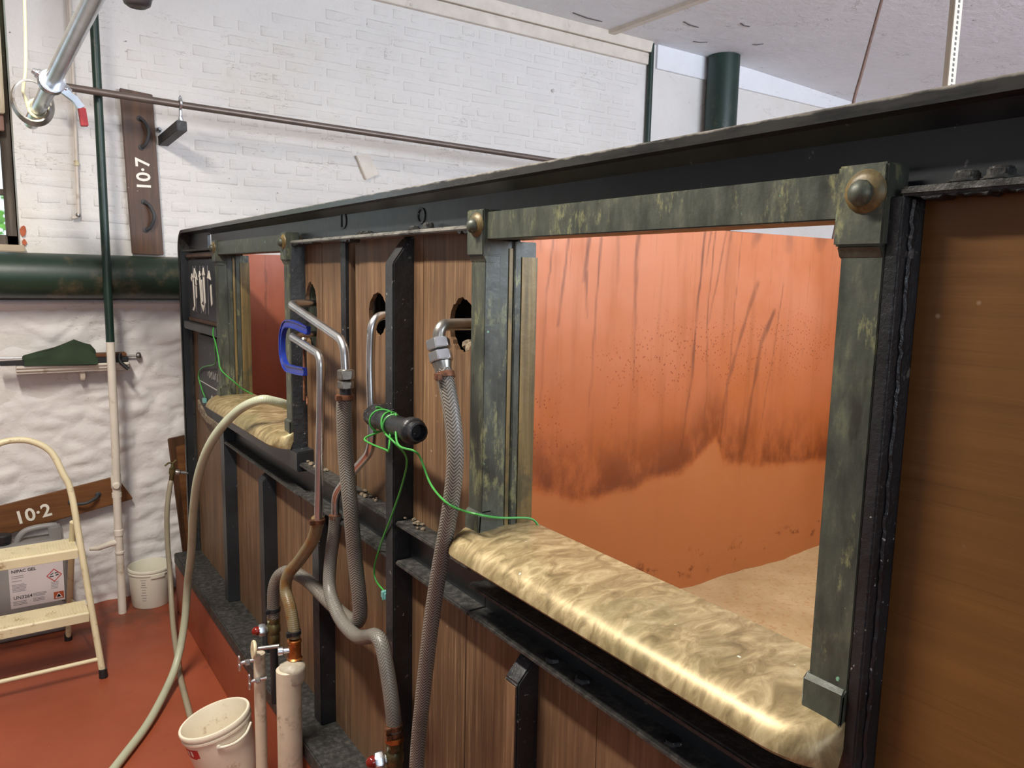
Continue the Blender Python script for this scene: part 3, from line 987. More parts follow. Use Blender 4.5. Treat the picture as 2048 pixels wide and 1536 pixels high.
# middle channel rail
def rail(y0, y1, zt, zl=.953):
    MB().box(0.0, .05, y0, y1, zt - .011, zt).build('rail_flange', 'dusty', V, bevel=.003)
    MB().box(.040, .052, y0, y1, zl - .005, zt - .004).build('rail_web', 'channel', V)
    MB().box(0.0, .05, y0, y1, zl - .011, zl).build('rail_flange', 'dusty', V, bevel=.003)
rail(1.225, 1.546, 1.046)
rail(1.592, 2.20, 1.046)
rail(YN, 1.223, 1.013)
MB().box(0.0, .05, 2.20, 3.06, .938, .949).build('rail_flange', 'dusty', V, bevel=.003)
MB().box(.040, .052, 2.20, 3.06, .945, 1.03).build('rail_web', 'channel', V)
m = MB()
m.prism([(-.006, 1.018), (-.006, 1.078), (.05, 1.082), (.05, 1.018)], 2.19, 3.06, 'y')
m.build('sill_bearer', 'channel', V, bevel=.003)
for yy, hh in ((.98, .006), (.90, .006), (.70, .005)):
    m = MB()
    m.lathe([(.015, 0), (.012, hh)], (.022, yy, .953), (0, 0, 1), 6)
    m.build('bolt', 'black', V, bevel=.001)
# debris lodged on the rail
for yy, s_ in ((2.17, .013), (2.12, .010), (2.08, .012), (1.93, .010), (1.78, .012), (1.74, .009), (1.52, .012), (1.48, .009), (1.235, .010)):
    m = MB()
    rr = random.Random(int(yy * 100))
    for q in range(5):
        s2 = s_ * rr.uniform(.25, .65)
        m.lathe([(.0005, -s2 * .4), (s2, -s2 * .1), (s2 * .7, s2 * .5), (.0005, s2 * .7)], (.03 + rr.uniform(-.012, .010), yy + rr.uniform(-.03, .03), 1.049), (rr.uniform(-.4, .4), rr.uniform(-.4, .4), 1), 7)
    m.build('debris', 'debris', V)['kind'] = 'stuff'

# copper lining
# partition: beaten sheet with old liquor runs and a tide line recorded per vertex
RUNS = [
    ([(.674, 1.745), (.663, 1.626), (.651, 1.557)], .006, .75), ([(.651, 1.557), (.640, 1.21)], .004, .35),
    ([(.733, 1.745), (.718, 1.626), (.697, 1.459)], .007, .8),
    ([(.815, 1.757), (.800, 1.652), (.792, 1.60)], .011, .8), ([(.800, 1.630), (.812, 1.486)], .007, .75),
    ([(.862, 1.750), (.851, 1.626), (.841, 1.377)], .006, .75), ([(.841, 1.377), (.836, 1.20)], .004, .4),
    ([(1.021, 1.765), (1.010, 1.66), (1.025, 1.457)], .010, .8), ([(1.025, 1.457), (1.02, 1.25)], .004, .35),
    ([(1.331, 1.782), (1.317, 1.554), (1.300, 1.27), (1.262, .99)], .0065, .9),
    ([(1.362, 1.782), (1.345, 1.66)], .005, .8), ([(1.385, 1.782), (1.366, 1.48), (1.384, 1.18), (1.37, 1.0)], .004, .7),
    ([(1.444, 1.782), (1.405, 1.59), (1.376, 1.465)], .006, .6), ([(1.470, 1.782), (1.448, 1.60)], .008, .5),
    ([(1.625, 1.60), (1.555, 1.412), (1.495, 1.245), (1.465, 1.02)], .013, .6),
    ([(1.735, 1.495), (1.672, 1.377), (1.650, 1.225), (1.588, .88)], .019, .72),
    ([(1.775, 1.60), (1.750, 1.33), (1.70, 1.03)], .003, .6), ([(1.530, 1.782), (1.51, 1.50), (1.49, 1.0)], .003, .6),
    ([(1.62, 1.784), (1.60, 1.745)], .035, .5), ([(1.80, 1.784), (1.80, 1.752)], .06, .5), ([(2.0, 1.784), (2.0, 1.75)], .07, .55),
    ([(.595, 1.745), (.60, 1.62)], .012, .3), ([(.62, 1.75), (.63, 1.68)], .008, .4), ([(.93, 1.75), (.935, 1.6)], .014, .3),
    ([(.585, .965), (.587, .945)], .010, .8), ([(1.45, .60), (1.43, .50)], .03, .35), ([(.95, .97), (1.0, .80)], .05, .25)]
TIDE = [(.0, .95), (.60, .972), (.70, .93), (.77, .900), (1.0, .905), (1.20, .93), (1.32, .955), (1.40, 1.02), (1.445, 1.035), (1.49, .96), (1.55, .93), (1.71, .900), (1.95, .89), (2.1, .872), (3.3, .86)]
def tide_at(x):
    for (xa, za), (xb, zb_) in zip(TIDE, TIDE[1:]):
        if xa <= x <= xb:
            return za + (zb_ - za) * (x - xa) / (xb - xa)
    return .9
segs = []
for pl, wd, stv in RUNS:
    n = len(pl) - 1
    for k in range(n):
        (xa, za), (xb, zb_) = pl[k], pl[k + 1]
        segs.append((xa, za, xb - xa, zb_ - za, wd * (1 - .0 * k), stv, k / n, 1 / n))
gx = [.112] + [.45 + .0065 * i for i in range(int((2.35 - .45) / .0065))] + [2.4, 2.7, XB]
gz = [.43 + (1.784 - .43) * k / 110 for k in range(111)]
vs, run, tdv = [], [], []
for x in gx:
    t_ = tide_at(x)
    near_ = [q for q in segs if min(q[0], q[0] + q[2]) - .06 < x < max(q[0], q[0] + q[2]) + .06]
    for z in gz:
        vs.append((x, 1.86 + .004 * mnoise.noise(Vector((x * 3, z * 3, 1))), z))
        best = 0.0
        wob = .006 * mnoise.noise(Vector((x * 2, z * 9, 7)))
        for (xa, za, dx, dz, wd, stv, k0, kl) in near_:
            t = ((x + wob - xa) * dx + (z - za) * dz) / (dx * dx + dz * dz)
            t = min(1, max(0, t))
            d = sqrt((x + wob - xa - t * dx) ** 2 + (z - za - t * dz) ** 2)
            wv = wd * (.75 + .6 * mnoise.noise(Vector((x * 5, z * 12, 3)))) * (1 - .35 * (k0 + kl * t))
            q = 1 - (d - wv * .5) / (wv * .6 + .002)
            best = max(best, stv * min(1, max(0, q)) * (1 - .4 * (k0 + kl * t) ** 2))
        run.append(best)
        tdv.append(z - t_)
nzp = len(gz)
m = MB()
m.add(vs, [(i * nzp + k, (i + 1) * nzp + k, (i + 1) * nzp + k + 1, i * nzp + k + 1) for i in range(len(gx) - 1) for k in range(nzp - 1)])
nv = len(vs)
m.add([(.112, 1.886, .43), (XB, 1.886, .43), (XB, 1.886, 1.784), (.112, 1.886, 1.784), (.112, 1.86, 1.784), (XB, 1.86, 1.784)], [(0, 1, 2, 3), (3, 2, 5, 4)])
me = bpy.data.meshes.new('copper_partition')
me.from_pydata(m.v, [], m.f)
for nm, data in (('run', run), ('td', tdv)):
    at = me.attributes.new(nm, 'FLOAT', 'POINT')
    at.data.foreach_set('value', data + [0.0 if nm == 'run' else .5] * 6)
for p in me.polygons:
    p.use_smooth = True
try:
    me.set_sharp_from_angle(angle=radians(40))
except Exception:
    pass
me.materials.append(M['copper'])
o = bpy.data.objects.new('copper_partition', me)
COL.objects.link(o)
attach(o, V)
MB().box(.112, XB, 3.62, 3.64, .43, 1.688).build('copper_end', 'copper2', V, bevel=.002)
MB().box(XB, XB + .02, YN, 3.64, .43, 1.76).build('copper_side', 'copper_side', V)
MB().box(.112, XB, YN - .02, YN, .43, 1.784).build('copper_near_end', 'copper', V)
fl_ = MB()
fl_.box(.105, .114, YN, 3.62, .43, 1.10)
fl_.box(.105, .114, YN, 0.436, 1.10, 1.70)
fl_.box(.105, .114, 1.222, 2.25, 1.10, 1.70)
fl_.box(.105, .114, 3.11, 3.62, 1.10, 1.70)
fl_.build('copper_front', 'copper_side', V)
MB().box(.06, XB + .02, 3.66, 3.735, .285, 1.688).build('end_boarding', 'plank', V)
MB().box(XB + .02, XB + .08, YN, 3.735, .285, 1.76).build('back_boarding', 'plank', V)
# dried yeast on the vessel floor
for (nm, ya, yb, zc) in (('sediment', YN + .01, 1.86, .49), ('sediment', 1.886, 3.62, .50)):
    m = MB()
    n1, n2 = 60, 60
    vs = []
    for i in range(n1 + 1):
        for k in range(n2 + 1):
            x = .115 + (XB - .115) * i / n1
            y = ya + (yb - ya) * k / n2
            vs.append((x, y, zc + .012 * mnoise.noise(Vector((x * 4, y * 4, 0))) + .006 * mnoise.noise(Vector((x * 14, y * 14, 3))) - .05 * min(1, max(0, (1.35 - y) / .5)) * (1 if zc < .495 else 0)))
    fs = [(i * (n2 + 1) + k, (i + 1) * (n2 + 1) + k, (i + 1) * (n2 + 1) + k + 1, i * (n2 + 1) + k + 1) for i in range(n1) for k in range(n2)]
    m.add(vs, fs)
    m.build(nm, 'yeast', V, smooth=True)


def window_frame(ya, yb, right_dark=True):
    """ya..yb = outer right..left edges"""
    pw = .047
    jl = MB()
    # stepped jamb lining, left side (faces the viewer) and right side
    steps = [(.030, .0), (.052, .006), (.064, .012), (.082, .008), (.116, .014)]
    x0 = -.002
    poly = [(x0, yb), (x0, yb - pw)]
    cx = .030
    poly += [(.030, yb - pw), (.033, yb - pw + .004), (.050, yb - pw + .004), (.053, yb - pw + .009), (.062, yb - pw + .009), (.065, yb - pw + .003), (.078, yb - pw + .003), (.081, yb - pw + .008), (.116, yb - pw + .008), (.116, yb)]
    jl.prism(poly, 1.128, 1.668, 'z')
    polr = [(x, ya + (yb - yy)) for x, yy in poly]
    fr = jl.build('window_frame', 'bronze', V, bevel=.0012)
    MB().prism(polr, 1.128, 1.668, 'z').build('jamb', 'bronze', fr, bevel=.0012)
    # worn inner strips
    s1 = MB()
    s1.prism([(.0815, yb - pw + .0085), (.0815, yb - pw + .004), (.1165, yb - pw + .004), (.1165, yb - pw + .0085)], 1.130, 1.64, 'z')
    s1.build('inner_strip', 'jamb', fr)
    s1 = MB()
    s1.prism([(.0535, yb - pw + .0095), (.0535, yb - pw + .0055), (.0615, yb - pw + .0055), (.0615, yb - pw + .0095)], 1.130, 1.655, 'z')
    s1.build('inner_strip', 'jamb', fr)
    s1 = MB()
    s1.prism([(.0815, ya + pw - .0085), (.0815, ya + pw - .004), (.1165, ya + pw - .004), (.1165, ya + pw - .0085)], 1.130, 1.64, 'z')
    s1.build('inner_strip', 'jamb', fr)
    # lintel
    MB().box(-.003, .030, ya + .01, yb - .01, 1.668, 1.716).build('lintel', 'bronze', fr, bevel=.0015)
    MB().box(.030, .105, ya + .01, yb - .01, 1.672, 1.712).build('lintel_lining', 'jamb', fr, bevel=.001)
    # corner blocks with domed bolts, feet
    for (a, b) in ((ya - .002, ya + pw + .005), (yb - pw - .005, yb + .004)):
        MB().box(-.011, .030, a, b, 1.640, 1.7215).build('corner_block', 'bronze', fr, bevel=.0022)
        m = MB()
        a2, b2 = a + .003, b - .003
        m.prism([(-.008, 1.640), (-.002, 1.628), (.02, 1.628), (.02, 1.640)], a2, b2, 'y')
        m.build('block_moulding', 'bronze', fr, bevel=.001)
        cy = (a + b) / 2 - .005
        m = MB()
        m.lathe([(.0225, -.001), (.0215, .0015), (.017, .005), (.013, .0075)], (-.011, cy, 1.694), (-1, 0, 0), 20)
        wsh = m.build('washer', 'jamb', fr, smooth=True)
        m = MB()
        m.lathe([(.0135, 0), (.0135, .003), (.0125, .006), (.0085, .0105), (.004, .0125), (.0, .013)], (-.0165, cy, 1.692), (-1, 0, 0), 10)
        m.build('bolt', 'bronze', fr, smooth=True)
        m = MB()
        m.box(-.009, .034, a + .003, b - .002, 1.112, 1.160)
        m.prism([(-.009, 1.160), (-.002, 1.167), (.02, 1.167), (.02, 1.160)], a + .003, b - .002, 'y')
        m.build('post_foot', 'bronze', fr, bevel=.002)
    # brass sill with rolled nose and rounded ends
    prof = [(.118, 1.121), (.118, 1.129), (.075, 1.1305), (.03, 1.1305), (0.0, 1.129), (-.022, 1.1255), (-.040, 1.119), (-.052, 1.110), (-.060, 1.098), (-.062, 1.090), (-.058, 1.085), (-.048, 1.086), (-.030, 1.092), (.0, 1.10), (.118, 1.108)]
    m = MB()
    NY = 44
    ys = []
    vs = []
    yr, yl = ya - .001, yb + .000
    n = len(prof)
    for k in range(NY + 1):
        t = .5 - .5 * cos(pi * k / NY)
        yy = yr + (yl - yr) * t
        # plan taper at both ends: the nose draws back in a quarter circle
        dl, dr = yl - yy, yy - yr
        R_, km = (.050, .55) if dl < dr else (.065, .80)
        q = min(dl, dr)
        ret = 0.0 if q > R_ else (R_ - sqrt(max(0.0, R_ * R_ - (R_ - q) ** 2))) * km
        for (x, z) in prof:
            if x < .0:
                x2 = min(.0, x + ret * (-x / .062))
                dz = -.010 * (ret / R_) * (-x / .062)
                vs.append((x2, yy, z + dz))
            else:
                vs.append((x, yy, z))
    fs = []
    for k in range(NY):
        for j in range(n):
            j2 = (j + 1) % n
            fs.append((k * n + j, k * n + j2, (k + 1) * n + j2, (k + 1) * n + j))
    fs.append(tuple(range(n))[::-1])
    fs.append(tuple(range(NY * n, NY * n + n)))
    m.add(vs, fs)
    m.build('sill', 'brass', fr, smooth=True)
    return fr


window_frame(.434, 1.223)
window_frame(2.243, 3.108)

# black spout stub crossing the rib
sp = MB()
spath = catmull([(.05, 1.640, 1.283), (.0, 1.630, 1.283), (-.030, 1.600, 1.284), (-.043, 1.52, 1.288), (-.050, 1.42, 1.292), (-.053, 1.352, 1.295)], 6)
sp.tube(spath, .0215, 18)
SP = sp.build('spout', 'black', V, smooth=True)
m = MB()
ax = (Vector(spath[-1]) - Vector(spath[-4])).normalized()
m.lathe([(.0265, 0), (.0275, .004), (.0275, .018), (.0255, .022), (.021, .024), (.020, .040), (.0165, .041), (.0155, .012), (.0, .010)], Vector(spath[-1]) - ax * .018, ax, 20)
m.build('spout_collar', 'black', SP, smooth=True)
m = MB()
m.lathe([(.001, 0), (.022, .002), (.027, .012), (.027, .026), (.023, .036)], Vector((-.012, 1.618, 1.2835)), (-.35, -.92, .02), 18)
m.build('spout_boss', 'black', SP, smooth=True)

# blackletter sign plate and slate in the far-left bay
SG = MB().box(.024, .045, 3.115, 3.69, 1.40, 1.655).build('sign_plate', 'signblack', V, bevel=.002)
MB().box(-.001, .046, 3.118, 3.70, 1.35, 1.385).build('sign_shelf', 'channel', V, bevel=.003)
m = MB()
m.prism([(.03, 1.66), (.012, 1.665), (.012, 1.682), (.03, 1.686)], 3.13, 3.67, 'y')
m.build('sign_hood', 'oldwood', V, bevel=.002)
MB().box(.020, .045, 3.12, 3.69, 1.386, 1.402).build('sign_ledge', 'oldwood', V, bevel=.001)


def stroke(name, pts, parent, mat='letter', x=.0238, t=.002):
    q = MB()
    q.prism([(a, b) for a, b in pts], x - t, x, 'x')
    return q.build(name, mat, parent)


def slab(y0, z0, y1, z1, wd):
    """a broad-nib stroke from (y0,z0) to (y1,z1) with cut ends"""
    return [(y0 + wd / 2, z0 - wd * .3), (y0 - wd / 2, z0 + wd * .3), (y1 - wd / 2, z1 + wd * .3), (y1 + wd / 2, z1 - wd * .3)]


zt, zb = 1.598, 1.468
# small diamond, then f, then V, then the start of a numeral
stroke('letter_stroke', [(3.640, 1.575), (3.620, 1.595), (3.605, 1.580), (3.625, 1.560)], SG)
stroke('letter_stroke', slab(3.585, zb - .02, 3.600, zt - .03, .015), SG)
stroke('letter_stroke', slab(3.545, zb + .02, 3.552, zt, .013), SG)
stroke('letter_stroke', [(3.600, zt - .03), (3.570, zt + .02), (3.535, zt - .005), (3.520, zt - .03), (3.550, zt - .015)], SG)
stroke('letter_stroke', [(3.60, zb - .018), (3.625, zb - .032), (3.600, zb - .036), (3.575, zb - .02)], SG)
stroke('letter_stroke', slab(3.565, zb + .075, 3.530, zb + .078, .012), SG)
stroke('letter_stroke', slab(3.455, zb, 3.475, zt - .02, .018), SG)
stroke('letter_stroke', slab(3.395, zb, 3.405, zt - .01, .018), SG)
stroke('letter_stroke', slab(3.432, zb + .01, 3.442, zt - .03, .008), SG)
stroke('letter_stroke', [(3.495, zt - .015), (3.475, zt + .008), (3.455, zt - .01), (3.475, zt - .022)], SG)
stroke('letter_stroke', [(3.430, zt - .005), (3.405, zt + .022), (3.385, zt - .008), (3.402, zt - .018)], SG)
stroke('letter_stroke', [(3.470, zb + .004), (3.425, zb - .032), (3.380, zb + .008), (3.425, zb - .008)], SG)
stroke('letter_stroke', [(3.345, zt - .020), (3.310, zt + .01), (3.285, zt - .028), (3.315, zt - .022)], SG)
stroke('letter_stroke', slab(3.280, zb, 3.290, zt - .05, .016), SG)
for yy in (3.60, 3.555, 3.47, 3.425, 3.40, 3.34):
    stroke('letter_hairline', [(yy, zt + .03), (yy - .005, zt + .03), (yy - .004, zb - .04), (yy + .0, zb - .04)], SG, 'greyink', .0239, .0006)

SLT = MB()
SLT.prism([(3.12, 1.335), (3.555, 1.335), (3.575, 1.03), (3.44, .985), (3.12, .985)], .026, .044, 'x')
SL = SLT.build('slate', 'slate', V, bevel=.002)
MB().prism([(3.575, 1.04), (3.565, .995), (3.44, .963), (3.12, .955), (3.12, .985), (3.44, .990)], .018, .044, 'x').build('slate_ledge', 'debris', V, bevel=.002)
rc = random.Random(4)
for (yy, zz, n, hh) in ((3.40, 1.175, 9, .018), (3.36, 1.07, 9, .022)):
    for q in range(n):
        a = yy - q * .022
        stroke('chalk_mark', [(a, zz - hh * rc.uniform(.4, 1)), (a - .004, zz - hh * rc.uniform(.4, 1)), (a - .012 + rc.uniform(-.012, .012), zz + hh * rc.uniform(.4, 1)), (a - .008, zz + hh * rc.uniform(.5, 1))], SL, 'chalk', .0262, .0008)
stroke('chalk_mark', [(3.56, 1.131), (3.20, 1.125), (3.20, 1.120), (3.56, 1.127)], SL, 'chalk', .0262, .0008)

# ================================================================== PIPES AND HOSES ON THE VESSEL FRONT
def nut(org, axis, r, h, parent, name='coupling_nut', mat='oldsteel'):
    m = MB()
    m.lathe([(r * .75, -.002), (r, 0), (r, h), (r * .75, h + .002)], org, axis, 6)
    return m.build(name, mat, parent, bevel=.0012)


def clip(path_pt, axis, r, parent, mat='rust'):
    m = MB()
    m.lathe([(r, -.006), (r + .0022, -.006), (r + .0022, .006), (r, .006)], path_pt, axis, 20)
    ax = Vector(axis).normalized()
    c = Vector(path_pt) + Vector((-1, -.5, 0)).normalized() * (r + .004)
    m.box(c.x - .007, c.x + .005, c.y - .006, c.y + .006, c.z - .006, c.z + .006)
    return m.build('hose_clip', mat, parent, bevel=.001)


def hose(pts, r, mat, parent, n=9, radii=None):
    p = catmull(pts, n)
    m = MB()
    m.tube(p, r, 18)
    return m.build('hose', mat, parent, smooth=True), p


def pipe(pts, r, parent, fr=.03, mat='steel', name='pipe'):
    m = MB()
    m.tube(fillet(pts, fr), r, 16)
    return m.build(name, mat, parent, smooth=True)


def ball_valve(top, parent, knob=(-1, .15, 0)):
    t = Vector(top)
    m = MB()
    m.lathe([(.0155, 0), (.0195, -.002), (.0195, -.020), (.017, -.022), (.021, -.030), (.021, -.050), (.017, -.056), (.0185, -.060), (.0185, -.085), (.014, -.088)], t, (0, 0, 1), 10)
    m.build('valve_body', 'oldbrass', parent, bevel=.001)
    k = Vector(knob).normalized()
    m = MB()
    m.lathe([(.009, .01), (.011, .022), (.0185, .024), (.020, .030), (.0185, .042), (.012, .044)], t + Vector((0, 0, -.040)), k, 8)
    m.build('actuator', 'galv', parent, bevel=.0012)
    m = MB()
    m.lathe([(.0125, .042), (.0135, .050), (.011, .058), (.006, .0625), (.0, .0635)], t + Vector((0, 0, -.040)), k, 16)
    m.build('indicator_dome', 'redknob', parent, smooth=True)


# line 1: upper slot pipe, braided hose looping back to the first valve
L1 = thing('cooling_line', 'steel pipe from the upper slot with braided hose looping to the left valve', 'pipe', (-.06, 1.70, .72))
pipe([(.085, 2.195, 1.518), (-.048, 2.112, 1.520), (-.060, 1.690, 1.448), (-.060, 1.682, 1.372)], .0105, L1, .04)
nut((-.060, 1.682, 1.382), (0, 0, -1), .0205, .020, L1)
nut((-.060, 1.684, 1.356), (0, 0, -1), .0195, .016, L1)
m = MB()
m.lathe([(.014, 0), (.0135, .016), (.016, .018), (.016, .03)], (-.060, 1.685, 1.340), (0, 0, -1), 18)
m.build('hose_tail', 'rubber', L1, smooth=True)
h1, p1 = hose([(-.060, 1.687, 1.322), (-.060, 1.695, 1.274), (-.055, 1.698, 1.164), (-.050, 1.684, 1.045), (-.035, 1.695, .91), (-.024, 1.694, .80), (-.020, 1.712, .748), (-.020, 1.767, .727), (-.022, 1.904, .724), (-.032, 2.03, .739), (-.052, 2.119, .744), (-.070, 2.172, .720), (-.080, 2.197, .675), (-.080, 2.211, .612), (-.080, 2.213, .575)], .0185, 'hose', L1)
clip((-.060, 1.688, 1.318), (0, 0, 1), .0188, L1)
clip((-.080, 2.212, .600), (0, 0, 1), .0188, L1, 'rubber')
ball_valve((-.080, 2.214, .580), L1)
pipe([(-.080, 2.214, .50), (-.080, 2.214, .30)], .012, L1, mat='rubber', name='drop_pipe')

# line 2: lower slot pipe with long straight drop and yellowed hose
L2 = thing('cooling_line', 'straight steel drop pipe held by the blue clamp, with short yellowed hose', 'pipe', (-.07, 1.95, .60))
pipe([(.085, 2.199, 1.430), (-.046, 2.110, 1.430), (-.060, 1.842, 1.402), (-.060, 1.845, 1.30), (-.060, 1.876, .968)], .0105, L2, .03)
h2, p2 = hose([(-.060, 1.878, .972), (-.060, 1.888, .945), (-.060, 1.925, .895), (-.066, 2.008, .818), (-.080, 2.063, .762), (-.087, 2.070, .715), (-.086, 2.034, .672), (-.085, 2.012, .625), (-.085, 2.008, .596)], .0165, 'hoseyellow', L2)
clip((-.060, 1.879, .966), (0, -.1, 1), .0170, L2)
clip((-.085, 2.009, .612), (0, 0, 1), .0168, L2, 'rubber')
m = MB()
m.lathe([(.0165, 0), (.0195, -.002), (.0195, -.008), (.0175, -.010), (.0175, -.052), (.022, -.056)], (-.085, 2.008, .592), (0, 0, 1), 16)
m.build('copper_adaptor', 'copperfit', L2, smooth=True)
m = MB()
m.lathe([(.008, 0), (.008, .02), (.012, .022), (.012, .034), (.009, .036)], (-.095, 2.008, .562), (-1, .35, 0), 12)
m.build('side_outlet', 'galv', L2, smooth=True)

# line 3: pipe from the middle hole, cranked, grey hose to the second valve
L3 = thing('cooling_line', 'cranked steel pipe from the middle hole with grey hose to the right valve', 'pipe', (-.03, 1.7, .52))
pipe([(.085, 1.700, 1.508), (.002, 1.672, 1.508), (.000, 1.680, 1.40), (.000, 1.668, 1.19), (-.002, 1.860, 1.056), (-.005, 1.896, 1.02), (-.005, 1.897, .950)], .0105, L3, .045)
m = MB()
m.lathe([(.016, 0), (.0165, -.004), (.0165, -.012)], (-.006, 1.896, .968), (0, 0, 1), 16)
m.build('hose_collar', 'rust', L3, smooth=True)
h3, p3 = hose([(-.005, 1.896, .966), (-.008, 1.898, .92), (-.018, 1.902, .84), (-.030, 1.880, .774), (-.040, 1.811, .742), (-.045, 1.739, .730), (-.046, 1.661, .733), (-.047, 1.600, .757), (-.050, 1.545, .783), (-.052, 1.505, .776), (-.052, 1.474, .715), (-.051, 1.454, .648), (-.050, 1.447, .598)], .0170, 'hosegrey', L3)
clip((-.050, 1.448, .612), (0, 0, 1), .0174, L3)
clip((-.050, 1.447, .596), (0, 0, 1), .0160, L3)
m = MB()
m.lathe([(.0150, 0), (.0225, -.001), (.0225, -.012), (.019, -.014)], (-.050, 1.447, .590), (0, 0, 1), 8)
m.build('gland_nut', 'copperfit', L3, bevel=.001)
ball_valve((-.050, 1.447, .578), L3, (-1, .35, -.1))
pipe([(-.050, 1.447, .50), (-.050, 1.447, .30)], .012, L3, mat='rubber', name='drop_pipe')

# line 4: elbow from the right hole with large unions, long braided hose
L4 = thing('cooling_line', 'steel elbow with twin hex nuts from the right hole and long braided hose', 'pipe', (-.05, 1.3, .4))
pipe([(.090, 1.303, 1.510), (-.046, 1.262, 1.512), (-.050, 1.262, 1.470)], .0115, L4, .028, 'oldsteel')
ax4 = Vector((0, -.42, -1)).normalized()
nut(Vector((-.050, 1.263, 1.484)), ax4, .0235, .018, L4, mat='steel')
nut(Vector((-.050, 1.263, 1.484)) + ax4 * .024, ax4, .0235, .018, L4, mat='steel')
m = MB()
m.lathe([(.0185, .044), (.016, .056), (.016, .072)], Vector((-.050, 1.263, 1.484)), ax4, 18)
m.build('hose_tail', 'oldsteel', L4, smooth=True)
h4, p4 = hose([(-.050, 1.240, 1.430), (-.050, 1.228, 1.405), (-.050, 1.210, 1.360), (-.050, 1.197, 1.31), (-.050, 1.194, 1.259), (-.050, 1.206, 1.19), (-.050, 1.223, 1.127), (-.050, 1.247, 1.05), (-.050, 1.274, .949), (-.050, 1.296, .845), (-.050, 1.316, .738), (-.050, 1.333, .64), (-.050, 1.345, .52), (-.050, 1.35, .36)], .0158, 'hose', L4)
clip(Vector((-.050, 1.234, 1.420)), ax4, .0165, L4)
m = MB()
m.lathe([(.017, 0), (.018, .004), (.018, .04)], (-.050, 1.342, .565), (0, 0, -1), 18)
m.build('hose_end_band', 'rubber', L4, smooth=True)

# blue G clamp round the second pipe
GC = thing('g_clamp', 'blue enamelled G clamp gripping the steel pipe beside the small window', 'clamp', (-.05, 2.1, 1.33))
cp = [(-.036, 1.995, 1.452)] + [(-.044, a, b) for a, b in ((2.06, 1.462), (2.115, 1.464))]
cp += [(-.046, 2.125 + .060 * sin(t), 1.404 + .060 * cos(t)) for t in [k * pi / 2 / 6 for k in range(1, 7)]]
cp += [(-.046, 2.185, 1.385)] + [(-.046, 2.130 + .055 * cos(t), 1.385 - .048 * sin(t)) for t in [k * pi / 2 / 6 for k in range(1, 7)]]
cp += [(-.046, 2.06, 1.339), (-.046, 1.998, 1.342)]
m = MB()
m.sweep(cp, [(.011, .007), (.011, -.007), (.007, -.0065), (.007, -.004), (-.007, -.004), (-.007, -.0065), (-.011, -.007), (-.011, .007)], upv=(0, 0, 1))
m.build('clamp_frame', 'blue', GC, bevel=.0008)
m = MB()
m.tube([(-.040, 2.018, 1.425), (-.042, 2.018, 1.262)], .0035, 10)
m.build('clamp_screw', 'rust', GC, smooth=True)
m = MB()
m.tube([(-.030, 2.030, 1.268), (-.056, 1.955, 1.262)], .003, 8)
m.build('tommy_bar', 'rust', GC, smooth=True)
m = MB()
m.lathe([(.008, 0), (.009, .004), (.005, .009)], (-.040, 2.018, 1.424), (0, 0, 1), 12)
m.build('swivel_pad', 'oldsteel', GC, smooth=True)

# green earth wires
W1 = thing('earth_wire', 'green wire wound round the black spout, hanging down to a teal connector', 'wire', (-.03, 1.5, 1.28))
m = MB()
co = []
for k in range(60):
    t = k / 59
    a = t * 2 * pi * 3
    c = Vector((-.046, 1.535 - .10 * t + .02 * sin(a * .5), 1.288))
    co.append(c + Vector((sin(a) * .0255, .012 * cos(a), cos(a) * .0255)))
m.tube(co, .0022, 7)
m.build('winding', 'wire', W1, smooth=True)
m = MB()
m.tube(catmull([co[-1], (-.085, 1.36, 1.272), (-.080, 1.300, 1.268), (-.062, 1.306, 1.250), (-.058, 1.272, 1.206), (-.072, 1.190, 1.194), (-.040, 1.190, 1.174), (-.024, 1.153, 1.172), (.030, 1.160, 1.155), (.100, 1.160, 1.142), (.118, 1.150, 1.12)], 8), .0022, 7)
m.build('strand', 'wire', W1, smooth=True)
m = MB()
m.tube(catmull([co[-8], (-.070, 1.400, 1.262), (-.040, 1.41, 1.225), (-.022, 1.466, 1.155), (-.012, 1.539, 1.064), (-.004, 1.618, .967), (.006, 1.675, .890), (.008, 1.668, .860), (.002, 1.612, .856)], 8), .0022, 7)
m.build('strand', 'wire', W1, smooth=True)
m = MB()
m.tube(catmull([co[10], (-.085, 1.52, 1.25), (-.060, 1.47, 1.235), (-.075, 1.42, 1.25), co[40]], 8), .0022, 7)
m.build('strand', 'wire', W1, smooth=True)
m = MB()
m.box(-.006, .008, 1.588, 1.612, .842, .858)
m.box(-.009, .011, 1.594, 1.600, .840, .861)
m.build('connector', 'teal', W1, bevel=.0015)
W2 = thing('earth_wire', 'green wire hanging from the sign shelf across the slate to the small window', 'wire', (-.01, 3.1, 1.34))
m = MB()
m.tube(catmull([(-.006, 3.140, 1.388), (-.012, 3.127, 1.36), (-.012, 3.093, 1.333), (-.014, 3.045, 1.28), (-.014, 3.008, 1.235), (.03, 2.99, 1.187), (.06, 3.0, 1.16), (.100, 3.005, 1.135)], 8), .0026, 7)
m.build('strand', 'wire', W2, smooth=True)
m = MB()
m.tube(catmull([(-.012, 3.100, 1.340), (-.006, 3.13, 1.305), (.004, 3.165, 1.275), (.012, 3.22, 1.235), (.018, 3.46, 1.195), (.020, 3.545, 1.15), (.021, 3.50, 1.10), (.021, 3.445, 1.068)], 8), .0026, 7)
m.build('strand', 'wire', W2, smooth=True)
MB().box(.010, .024, 3.425, 3.448, 1.045, 1.066).build('connector', 'teal', W2, bevel=.0015)

